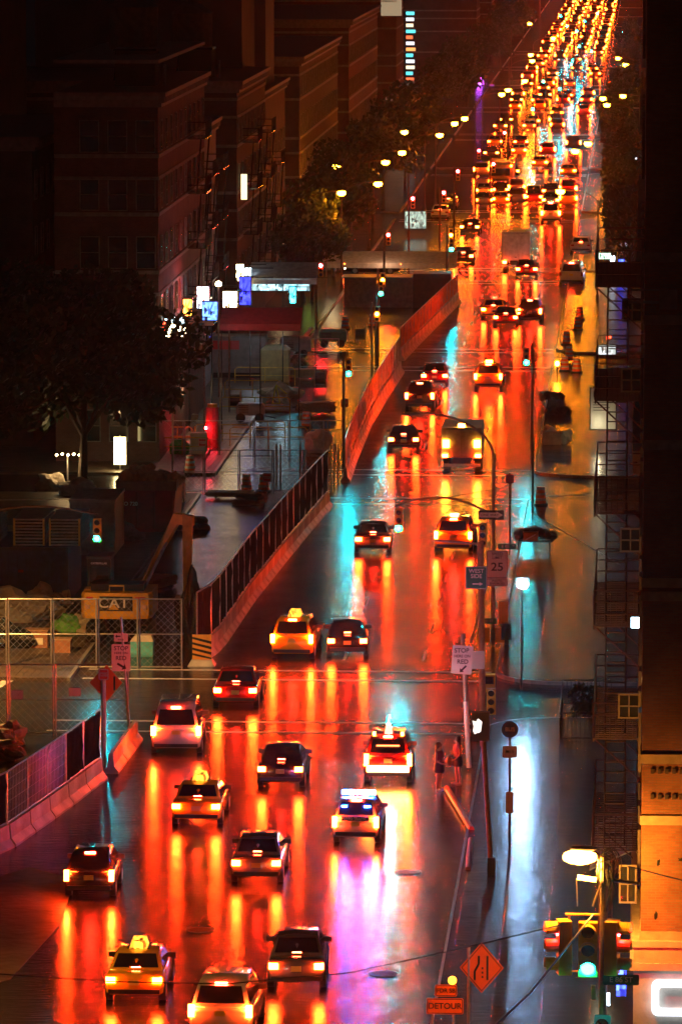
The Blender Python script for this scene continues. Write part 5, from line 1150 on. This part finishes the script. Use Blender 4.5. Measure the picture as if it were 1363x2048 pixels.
def planks(px, py, L_, n, label, rz=0, m=None):
    g = G(px, py); t = empty('plank_stack', (g.x, g.y, .16), label, 'timber stack', None, rz)
    rr = random.Random(int(px)); m = m or mat('timber', (.30, .2, .1), .6, sc=5)
    part('planks', m, t, lambda bm: [box(bm, -L_/2+rr.uniform(-.15, .1), L_/2+rr.uniform(-.1, .15), y*.24, y*.24+.22, z*.09, z*.09+.075) for z in range(n) for y in range(5)])
    part('bearer', BARK, t, lambda bm: [box(bm, x, x+.1, -.05, 1.25, -.1, -.003) for x in (-L_*.3, L_*.3)])
for a in ((600, 760, 3.0, 6, 'timber stack by the chain link panel deep in the works', .1), (520, 735, 2.6, 8, 'taller timber stack beside the dim booth', -.2), (345, 850, 3.2, 5, 'low timber stack under the tree edge', .3), (640, 830, 2.2, 7, 'short timber stack behind the far barrier', .5), (60, 1075, 3, 4, 'planks behind the blue container', 0)): planks(*a)
def genset(px, py, m, label, sc_=1.0):
    g = G(px, py); t = empty('generator', (g.x, g.y, .15), label, 'site machine'); s_ = sc_
    part('housing', m, t, lambda bm: loft(bm, [[(-1.1*s_, 0, .45), (1.1*s_, 0, .45), (1.1*s_, 1.1*s_, .45), (-1.1*s_, 1.1*s_, .45)], [(-1.1*s_, 0, 1.3*s_), (1.1*s_, 0, 1.3*s_), (1.1*s_, 1.1*s_, 1.3*s_), (-1.1*s_, 1.1*s_, 1.3*s_)], [(-.95*s_, .15, 1.5*s_), (.95*s_, .15, 1.5*s_), (.95*s_, .95*s_, 1.5*s_), (-.95*s_, .95*s_, 1.5*s_)]]))
    part('grille', BLKP, t, lambda bm: [box(bm, -.9*s_, -.1, -.02, -.003, .6+k*.11, .65+k*.11) for k in range(5)]); part('wheel', RUB, t, lambda bm: tube(bm, [(-.6, -.05, .3), (-.6, .2, .3)], .3, 12)); part('wheel', RUB, t, lambda bm: tube(bm, [(.6, -.05, .3), (.6, .2, .3)], .3, 12)); part('tow_bar', BLACKM, t, lambda bm: tube(bm, [(1.1*s_, .5, .4), (2.0*s_, .5, .25)], .05, 6))
genset(590, 720, mat('gen_white', (.4, .4, .38), .4), 'pale generator trailer by the red pipe'); genset(665, 700, mat('gen_green', (.06, .2, .1), .4), 'green compressor trailer near the amber signal pole', .9); genset(330, 815, mat('gen_yellow', (.5, .32, .05), .4), 'yellow compressor under the tree edge'); genset(500, 850, mat('gen_grey', (.2, .2, .2), .4), 'grey pump trailer between the yellow railings', .8)
def reel(px, py, label):
    g = G(px, py); t = empty('cable_reel', (g.x, g.y, .15), label, 'cable reel')
    part('flange', mat('timber', (0, 0, 0)), t, lambda bm: tube(bm, [(-.4, 0, .65), (-.33, 0, .65)], .65, 18)); part('flange', mat('timber', (0, 0, 0)), t, lambda bm: tube(bm, [(.33, 0, .65), (.4, 0, .65)], .65, 18)); part('cable_drum', BLKP, t, lambda bm: tube(bm, [(-.33, 0, .65), (.33, 0, .65)], .42, 16))
reel(640, 780, 'wooden cable reel behind the chain link panel'); reel(470, 825, 'wooden cable reel beside the yellow railings'); reel(720, 690, 'wooden cable reel near the brown hoarding')
for k_, (px, py, l) in enumerate(((590, 800, 'orange barrel beside the teal tarpaulin'), (612, 850, 'orange barrel behind the pale sack'), (420, 700, 'orange barrel next to the site cabin'), (690, 655, 'orange barrel near the hoarding'), (745, 650, 'orange barrel at the hoarding corner'), (380, 940, 'orange barrel behind the dumpster'))): barrel(px, py, l, .0)
chain((300, 370, 440, 510, 580, 650), 915, 2.2, 'slim chain link panel behind the yellow railings', 'chain link panels behind the yellow railings', st=.5)
for a in ((300, 1010, 3.0, 6, 'plank stack beside the red dumpster', .2), (455, 1000, 2.4, 3, 'low plank stack in front of the magenta reflections', -.1), (330, 1180, 2.6, 5, 'plank stack between the excavator and the brown tinted asphalt', 1.2)): planks(*a)
reel(355, 1010, 'wooden cable reel next to the red dumpster')
lump('gravel_heap', 380, 1060, (.9, .7, .4), mat('gravel', (.2, .16, .12), .7, bump=1, bsc=12), 'small gravel heap on the brown tinted asphalt by the excavator arm', 'gravel heap', 41, .3)
lump('gravel_heap', 500, 1010, (.8, .6, .35), mat('gravel', (0, 0, 0)), 'gravel heap close to the tall mesh fence', 'gravel heap', 43, .3)
# blue container with stacked panels
a, b = G(0, 1215), G(138, 1215)
t = empty('shipping_container', (a.x-2, a.y, 0), 'dark blue shipping container loaded with yellow edged panels', 'container'); L_ = b.x-a.x+2
part('body', BLUEC, t, lambda bm: [box(bm, 0, L_, 0, 6, .15, 2.75)] + [box(bm, .15+k*.42, .15+k*.42+.2, -.04, -.001, .3, 2.6) for k in range(int(L_/.42))])
part('door_bar', REDC, t, lambda bm: [box(bm, L_*.55, L_*.55+.25, -.09, -.045, z, z+.12) for z in (.6, 1.7)]); bpart('rails', mat('blue_rail', (.02, .04, .1), .4), t, (-.03, L_+.03, -.06, 6.03, 2.752, 2.9), (-.03, L_+.03, -.06, 6.03, 0, .148))
for k, x in enumerate((.3, 2.6, 4.3)):
    def stack(bm):
        for j in range(9): box(bm, 0, 1.5, 0, 4.5, j*.15, j*.15+.07)
    s_ = empty('panel_stack', (t.location.x+x, t.location.y+.6, 2.9), 'stack of slatted yellow edged panels on the blue container, ' + ('at the picture edge', 'middle one', 'next to the green light')[k], 'panel stack')
    part('panels', mat('panel_grey', (.3, .3, .26), .5), s_, stack); part('edge_clips', TRAIL, s_, lambda bm: [box(bm, xx, xx+.1, -.05, -.002, 0, 1.3) for xx in (0, 1.4)])
# pale grey container wall behind
a = G(140, 1118); t = empty('site_container', (a.x, a.y, 0), 'pale green grey container wall lit by the green signal', 'container'); part('body', mat('pale_container', (.30, .32, .24), .5), t, lambda bm: [box(bm, 0, 2.3, 0, 5, .1, 2.9)] + [box(bm, .1+k*.26, .22+k*.26, -.04, -.001, .2, 2.8) for k in range(8)]); bpart('top_rail', mat('pale_rail', (.4, .4, .3), .5), t, (-.05, 2.35, -.06, 5.05, 2.902, 3.05))
# red dumpster truck body
a = G(295, 1075); t = empty('red_dumpster', (a.x, a.y, 0), 'dark red dumpster heaped with pale rubble bags', 'dumpster')
part('body', REDC, t, lambda bm: loft(bm, [[(-1.4, 0, .3), (1.3, 0, .3), (1.3, 5, .3), (-1.4, 5, .3)], [(-1.6, -.2, 2.5), (1.5, -.2, 2.5), (1.5, 5.2, 2.5), (-1.6, 5.2, 2.5)]]))
part('ribs', mat('red_rib', (.16, .012, .012), .5), t, lambda bm: [box(bm, x, x+.12, -.27, -.03+.0, .5, 2.45) for x in (-1.5, -.6, .3, 1.25)]); part('side_board', mat('rust_board', (.2, .08, .04), .6), t, lambda bm: [box(bm, -1.65, 1.55, -.25, -.18, 2.5, 3.0), box(bm, -1.65, -1.58, -.18, 5.2, 2.5, 3.0), box(bm, 1.48, 1.55, -.18, 5.2, 2.5, 3.0)])
for k in range(7): part('rubble_bag', mat('rubble_bag', (.55, .36, .25), .6, bump=1, bsc=6), t, lambda bm: blob(bm, (-1.2+k*.42, 1.2+(k % 3)*.8, 3.0+.2*math.sin(k)), (.5, .6, .4), k, 2, .3))
text(t, 'NO 720', .28, (-.95, -.29, 1.8), SIGNW); bpart('wheels', RUB, t, (-1.2, -.9, .2, .8, 0, .3), (.9, 1.2, .2, .8, 0, .3))
# excavator, tail towards the camera
g = G(235, 1290); ex = empty('excavator', (g.x, g.y, 0), 'yellow excavator with black cab seen from behind, boom folded beside it', 'excavator')
for s in (-1, 1):
    def trk(bm):
        pr_ = []
        for k in range(9): a_ = math.pi/2+k*math.pi/8; pr_.append((-.0+.45*math.cos(a_), .45+.45*math.sin(a_)))
        for k in range(9): a_ = -math.pi/2+k*math.pi/8; pr_.append((3.6+.45*math.cos(a_), .45+.45*math.sin(a_)))
        loft(bm, [[(x, y, z) for y, z in pr_] for x in (s*1.1-.3, s*1.1+.3)])
        for k in range(16): box(bm, s*1.1-.31, s*1.1+.31, .0+k*.23, .08+k*.23, .9, .95)
    part('track', BLACKM, ex, trk)
part('undercarriage', BLACKM, ex, lambda bm: tube(bm, [(0, 1.8, .5), (0, 1.8, 1.12)], .7, 16))
def cwt(bm):
    pr_ = [(-1.62, 0), (-1.45, -.35), (-.8, -.52), (.8, -.52), (1.45, -.35), (1.62, 0), (1.62, .5), (-1.62, .5)]
    ins = [(x*.96, y*.94+.01) for x, y in pr_]
    loft(bm, [[(x, y, 1.25) for x, y in ins], [(x, y, 1.4) for x, y in pr_], [(x, y, 2.3) for x, y in pr_], [(x, y, 2.42) for x, y in ins]])
part('counterweight', CYEL, ex, cwt)
part('upper_body', CYEL, ex, lambda bm: [box(bm, .35, 1.55, .505, 3.3, 1.2, 2.35), box(bm, -1.55, .3, .505, 1.6, 1.2, 2.45)]); part('engine_cover', BLACKM, ex, lambda bm: [box(bm, -1.2, 1.2, .1, 1.5, 2.455, 2.75)])
bpart('cab', BLACKM, ex, (-1.5, -.45, 1.65, 3.3, 1.3, 3.7)); bpart('cab_window', GLASS, ex, (-1.4, -.55, 1.635, 1.65, 2.6, 3.35)); bpart('cab_roof', mat('cab_roof', (.03, .03, .03), .3), ex, (-1.55, -.4, 1.6, 3.4, 3.7, 3.82))
text(ex, 'CATERPILLAR', .12, (-.98, 1.63, 3.5), SIGNW)
pb = bpart('name_panel', SIGNB, ex, (-.75, .75, -.54, -.522, 1.62, 2.28)); text(pb, 'CAT', .62, (-.12, -.55, 1.96), SIGNW, sx=1.15)
part('triangle', CYEL, pb, lambda bm: slab(bm, [(-.36, -.565, 1.68), (.14, -.565, 1.68), (-.11, -.565, 1.93)], (0, .01, 0)))
for x in (-1.3, 1.25): bpart('tail_lamp', mat('dull_lamp', (.6, .35, .25), .3), ex, (x-.1, x+.1, -.46, -.36, 1.7, 1.88))
bpart('hazard_label', SIGNR, ex, (-1.35, -1.05, -.50, -.34, 2.15, 2.25), (.85, 1.3, -.54, -.35, 2.15, 2.25))
part('handle_bar', TRAIL, ex, lambda bm: [tube(bm, [(-.35, 0, 2.42), (-.35, 0, 2.7), (.3, 0, 2.7), (.3, 0, 2.42)], .05, 6)])
def boom(bm):
    pr_ = [(.45, 2.3, 2.0), (.45, 2.9, 1.6), (2.0, 4.4, 4.9), (2.7, 5.0, 5.35), (2.3, 4.6, 5.8), (1.3, 3.6, 4.7)]
    slab(bm, [(.55, 2.2, 1.7), (.55, 2.8, 1.9), (2.35, 4.2, 5.0), (3.0, 4.4, 4.9), (3.0, 4.4, 5.35), (2.2, 4.2, 5.5)], (.12, .4, 0))
part('boom', CYEL, ex, boom)
part('arm', mat('arm_yellow', (.45, .24, .03), .5), ex, lambda bm: slab(bm, [(2.6, 4.3, 5.5), (3.05, 4.3, 5.3), (3.0, 4.0, 1.7), (2.65, 4.0, 1.7)], (0, .45, 0)))
part('ram', STEEL, ex, lambda bm: [tube(bm, [(.9, 2.6, 2.1), (1.9, 3.9, 4.2)], .08, 8)]); part('bucket', BLACKM, ex, lambda bm: loft(bm, [[(2.3, 3.4, 1.7), (3.3, 3.4, 1.7), (3.3, 4.3, 1.7), (2.3, 4.3, 1.7)], [(2.3, 3.2, .8), (3.3, 3.2, .8), (3.3, 4.4, .9), (2.3, 4.4, .9)], [(2.4, 3.6, .1), (3.2, 3.6, .1), (3.2, 4.1, .1), (2.4, 4.1, .1)]]))
# stop here sign and diamond at the lower left
g = G(265, 1490); t = empty('stop_here_post', (G(243, 1475).x, G(243, 1475).y, 0), 'post with stop here on red sign and small side arrow plate before the excavator', 'sign post'); ss = 49.8
part('post', STEEL, t, lambda bm: tube(bm, [(.35, .04, 0), (0, .04, 4.9)], .05, 8)); zs = 35-(1311+270)/ss; pl = plate('stop_sign_plate', t, 0, 0, zs, .76, 1.10, SIGNW); text(pl, 'STOP', .24, (0, -.01, zs+.38), SIGNB); text(pl, 'HERE ON', .13, (0, -.01, zs+.19), SIGNB); text(pl, 'RED', .24, (0, -.01, zs-.02), SIGNB); arrow(pl, .03, -.01, zs-.34, .42, SIGNB, R(-30), .09)
zs2 = 35-(1270+270)/ss; pl = plate('side_arrow_plate', t, 0, 0, zs2, .56, .34, SIGNW); arrow(pl, -.12, -.01, zs2+.05, .22, SIGNB, math.pi, .05); text(pl, 'WALK', .09, (0, -.01, zs2-.09), SIGNB)
t = empty('diamond_sign', (G(208, 1545).x, G(208, 1545).y, 0), 'tilted orange diamond sign with black bar behind a small red plate', 'road sign'); ss = 11000*35/((1545+270)*35*0+ (1545+270)*35) if False else 51.9
part('post', mat('pale_post', (.5, .45, .38), .5), t, lambda bm: tube(bm, [(0, 0, 0), (0, 0, 35-(1335+270)/ss)], .10, 8)); zs = 35-(1367+270)/ss
dm = part('diamond', SIGNO, t, lambda bm: slab(bm, [(-.55, .12, zs+.05), (.12, .12, zs-.68), (.72, .12, zs+.05), (.12, .12, zs+.75)], (0, .015, 0))); bpart('black_bar', SIGNB, dm, (.38, .45, .11, .118, zs-.25, zs+.3)); pl = plate('red_plate', t, .02, -.12, 35-(1346+270)/ss, .40, .44, SIGNR, SIGNW); text(pl, 'STREET\nCLOSED', .09, (.02, -.128, 35-(1346+270)/ss), SIGNW)

# ------------------------------------------------------------------ trees on the left
big = G(165, 985); tb = tree(big.x, big.y, 14.5, 6.6, 15000, .30, 50, 'huge dark tree crown filling the left side above the works', None, .32, th=3.2, z=0)
tree(big.x-4.0, big.y-14, 12.5, 6.0, 11000, .30, 52, 'second dark tree at the left picture edge behind the container', None, .3, th=4, z=0)
g = G(600, 655); tree(g.x, g.y, 8.5, 3.0, 1500, .22, 60, 'thin branched street tree before the restaurant awning', None, .14)
tl = tree(-26.5, 470, 10, 4.2, 3500, .30, 70, 'dark street tree on the left pavement under the lamps', 'street trees on the left pavement')
for k, (x, y) in enumerate(((-26.5, 440), (-27, 500), (-26, 530), (-26.5, 560), (-26, 600), (-26.5, 640), (-25.8, 690), (-25.5, 740), (-25.5, 800), (-25, 870), (-24.5, 940), (-24.5, 1010), (-24, 1090))):
    c = copy_tree(tl); c.location = (x, y, .15); c.rotation_euler = (0, 0, k*1.7); s_ = .85+.1*(k % 4); c.scale = (s_, s_, s_)
# brown hoarding at the works end
A = G(800, 615); t = empty('hoarding', (A.x, A.y, 0), 'brown plywood hoarding box at the far end of the works', 'hoarding'); part('panels', mat('plywood', (.40, .24, .14), .6), t, lambda bm: box(bm, -4.5, 1.0, 0, 3, 0, 2.3)); part('end_wall', mat('dark_ply', (.06, .035, .03), .6), t, lambda bm: box(bm, 1.003, 4.0, -.1, 3.0, 0, 2.7)); bpart('roof', mat('hoarding_roof', (.25, .24, .24), .5), t, (-4.7, .99, -.2, 3.2, 2.303, 2.42))

# ------------------------------------------------------------------ people
def person(px, py, label, top, skirt, shoe, bag, hair, turn=0.0, armbend=.3):
    g = G(px, py, .0); t = empty('person', (g.x, g.y, 0.0), label, 'person', None, turn); t.scale = (1.1, 1.1, 1.1)
    J = {'pel': (0, 0, .95, .15), 'wai': (0, 0, 1.10, .12), 'che': (0, -.01, 1.30, .15), 'nk': (0, 0, 1.45, .055), 'hd': (0, -.02, 1.56, .085), 'tp': (0, -.01, 1.66, .075),
         'hl': (-.09, 0, .90, .10), 'kl': (-.10, -.02, .50, .062), 'al': (-.11, .02, .09, .040), 'fl': (-.12, -.12, .04, .036),
         'hr': (.09, 0, .90, .10), 'kr': (.12, .03, .50, .062), 'ar': (.14, .06, .09, .040), 'fr': (.16, -.08, .04, .036),
         'sl': (-.17, 0, 1.37, .055), 'el': (-.24, -.02, 1.12, .04), 'wl': (-.20, -.22, 1.02, .028), 'ml': (-.17, -.30, 1.02, .032),
         'sr': (.17, 0, 1.37, .055), 'er': (.24, .02, 1.12, .04), 'wr': (.22, -.16, .95, .028), 'mr': (.21, -.23, .92, .032)}
    E = [('pel', 'wai'), ('wai', 'che'), ('che', 'nk'), ('nk', 'hd'), ('hd', 'tp'), ('pel', 'hl'), ('hl', 'kl'), ('kl', 'al'), ('al', 'fl'), ('pel', 'hr'), ('hr', 'kr'), ('kr', 'ar'), ('ar', 'fr'),
         ('che', 'sl'), ('sl', 'el'), ('el', 'wl'), ('wl', 'ml'), ('che', 'sr'), ('sr', 'er'), ('er', 'wr'), ('wr', 'mr')]
    for sd, mm in ((-1, 'ml'), (1, 'mr')):
        b = Vector(J[mm][:3])
        for f in range(4):
            k1, k2 = '%s%d' % (mm, f), '%s%db' % (mm, f); q = b+Vector(((f-1.5)*.02, -.055, -.005)); J[k1] = (*q, .009); q2 = q+Vector((0, -.025, -.03+.004*f)); J[k2] = (*q2, .008); E += [(mm, k1), (k1, k2)]
        q = b+Vector((-sd*.045, -.01, .01)); J[mm+'t'] = (*q, .010); E.append((mm, mm+'t'))
    ks = list(J); me = bpy.data.meshes.new('body'); me.from_pydata([J[k][:3] for k in ks], [(ks.index(a), ks.index(b)) for a, b in E], [])
    o = bpy.data.objects.new('body', me); COL.objects.link(o); o.parent = t; me.materials.append(SKIN)
    sk = o.modifiers.new('skin', 'SKIN'); sk.use_smooth_shade = True
    for v, k in zip(me.skin_vertices[0].data, ks): v.radius = (J[k][3], J[k][3]); v.use_root = (k == 'pel')
    ss_ = o.modifiers.new('sub', 'SUBSURF'); ss_.levels = 1; ss_.render_levels = 1
    def tor(bm, rows):
        loft(bm, [[(rx*math.cos(a*math.pi/8), ry*math.sin(a*math.pi/8)+oy, z) for a in range(16)] for z, rx, ry, oy in rows])
    part('top', top, t, lambda bm: tor(bm, [(1.02, .165, .135, 0), (1.12, .145, .12, 0), (1.30, .19, .155, -.01), (1.40, .20, .11, 0), (1.44, .09, .075, 0)]), True)
    part('skirt', skirt, t, lambda bm: tor(bm, [(.68, .235, .19, 0), (.85, .21, .17, 0), (1.0, .17, .14, 0), (1.04, .16, .13, 0)]), True)
    part('hair', hair, t, lambda bm: [blob(bm, (0, .025, 1.61), (.115, .115, .125), 3, 2, .04), blob(bm, (0, .07, 1.46), (.10, .06, .17), 4, 2, .06)], True)
    part('shoe', shoe, t, lambda bm: blob(bm, (-.12, -.06, .045), (.055, .13, .05), 1, 2, 0), True); part('shoe', shoe, t, lambda bm: blob(bm, (.15, -.02, .045), (.055, .13, .05), 1, 2, 0), True)
    part('face', mat('lips', (.35, .1, .08), .5, var=0), t, lambda bm: [blob(bm, (0, -.115, 1.535), (.022, .008, .006), 1, 1, 0)]); part('eyes', BLKP, t, lambda bm: [blob(bm, (x, -.102, 1.59), (.012, .006, .007), 1, 1, 0) for x in (-.032, .032)]); part('nose', SKIN, t, lambda bm: blob(bm, (0, -.115, 1.565), (.012, .014, .02), 1, 1, 0))
    if bag: 
        b_ = empty('shoulder_bag', (g.x-.33, g.y-.05, .72), 'brown shoulder bag hanging at the side of the person by the post', 'bag'); part('pouch', mat('bag_brown', (.40, .16, .07), .5), b_, lambda bm: blob(bm, (0, 0, .20), (.14, .09, .22), 3, 2, .05), True); part('strap', mat('bag_brown', (0, 0, 0)), b_, lambda bm: tube(bm, [(0, 0, .35), (.12, -.02, .62), (.2, 0, .70)], .014, 5))
    return t
DKC = mat('dark_cloth', (.02, .02, .03), .7); HAIRD = mat('dark_hair', (.03, .015, .01), .5)
person(877, 1583, 'person in dark red coat and white boots at the open side of the red vehicle', mat('red_coat', (.18, .02, .03), .7), DKC, mat('white_boot', (.8, .75, .7), .4), False, HAIRD, R(60))
person(914, 1570, 'person with long dark hair, bare legs and brown shoulder bag beside the post', mat('salmon_top', (.45, .12, .09), .7), DKC, mat('tan_shoe', (.5, .32, .2), .5), True, HAIRD, R(-70))
# ------------------------------------------------------------------ overhead cables
def cable(name, pts, label, r=.018, m=BLKP):
    P_ = [P(*p) for p in pts]; cu = []
    for k in range(len(P_)-1):
        for j in range(8): cu.append(P_[k].lerp(P_[k+1], j/8))
    cu.append(P_[-1]); bm = bmesh.new(); tube(bm, cu, r, 5); o = link_mesh(name, bm, m); tag(o, label, 'cable')
cable('overhead_cable', [(-30, 1946, 140), (220, 1963, 141), (450, 1968, 142), (700, 1945, 144), (900, 1902, 146), (1120, 1850, 148)], 'long sagging black cable crossing low over the avenue')
cable('overhead_cable', [(980, 2060, 140), (1060, 1985, 143), (1185, 1830, 148)], 'blue cable slanting up to the corner signals', .03, mat('blue_cable', (.06, .05, .25), .4))
cable('overhead_cable', [(1252, 1732, 150), (1380, 1765, 151.5)], 'thin cable in front of the orange lit brick')
cable('overhead_cable', [(860, 1000, 235), (1010, 975, 240)], 'thin cable above the curved signal arm')
cable('overhead_cable', [(1060, 1025, 240), (1240, 1130, 225)], 'thin cable slanting over the pavement to the fire escape')
cable('overhead_cable', [(830, 705, 330), (900, 708, 330), (980, 690, 330)], 'fine cable over the red reflections')
cable('overhead_cable', [(-20, 1000, 245), (190, 998, 245)], 'cable above the green signal arm at the left', .02, STEEL)

for k_, r_ in VCACHE.items():
    def kill(o):
        for c in list(o.children): kill(c)
        bpy.data.objects.remove(o)
    kill(r_)
# ------------------------------------------------------------------ damp night air
bm = bmesh.new(); box(bm, -300, 300, -20, 1700, -1, 75)
vm = bpy.data.materials.new('haze_air'); vm.use_nodes = True; t_ = vm.node_tree; t_.nodes.clear()
o_ = t_.nodes.new('ShaderNodeOutputMaterial'); pv = t_.nodes.new('ShaderNodeVolumePrincipled'); pv.inputs['Density'].default_value = 0.00006; pv.inputs['Anisotropy'].default_value = 0.94; pv.inputs['Color'].default_value = (.9, .9, .9, 1)
t_.links.new(pv.outputs[0], o_.inputs['Volume']); hz = link_mesh('haze', bm, vm); tag(hz, 'thin damp night air over the whole avenue', None, None, 'stuff')
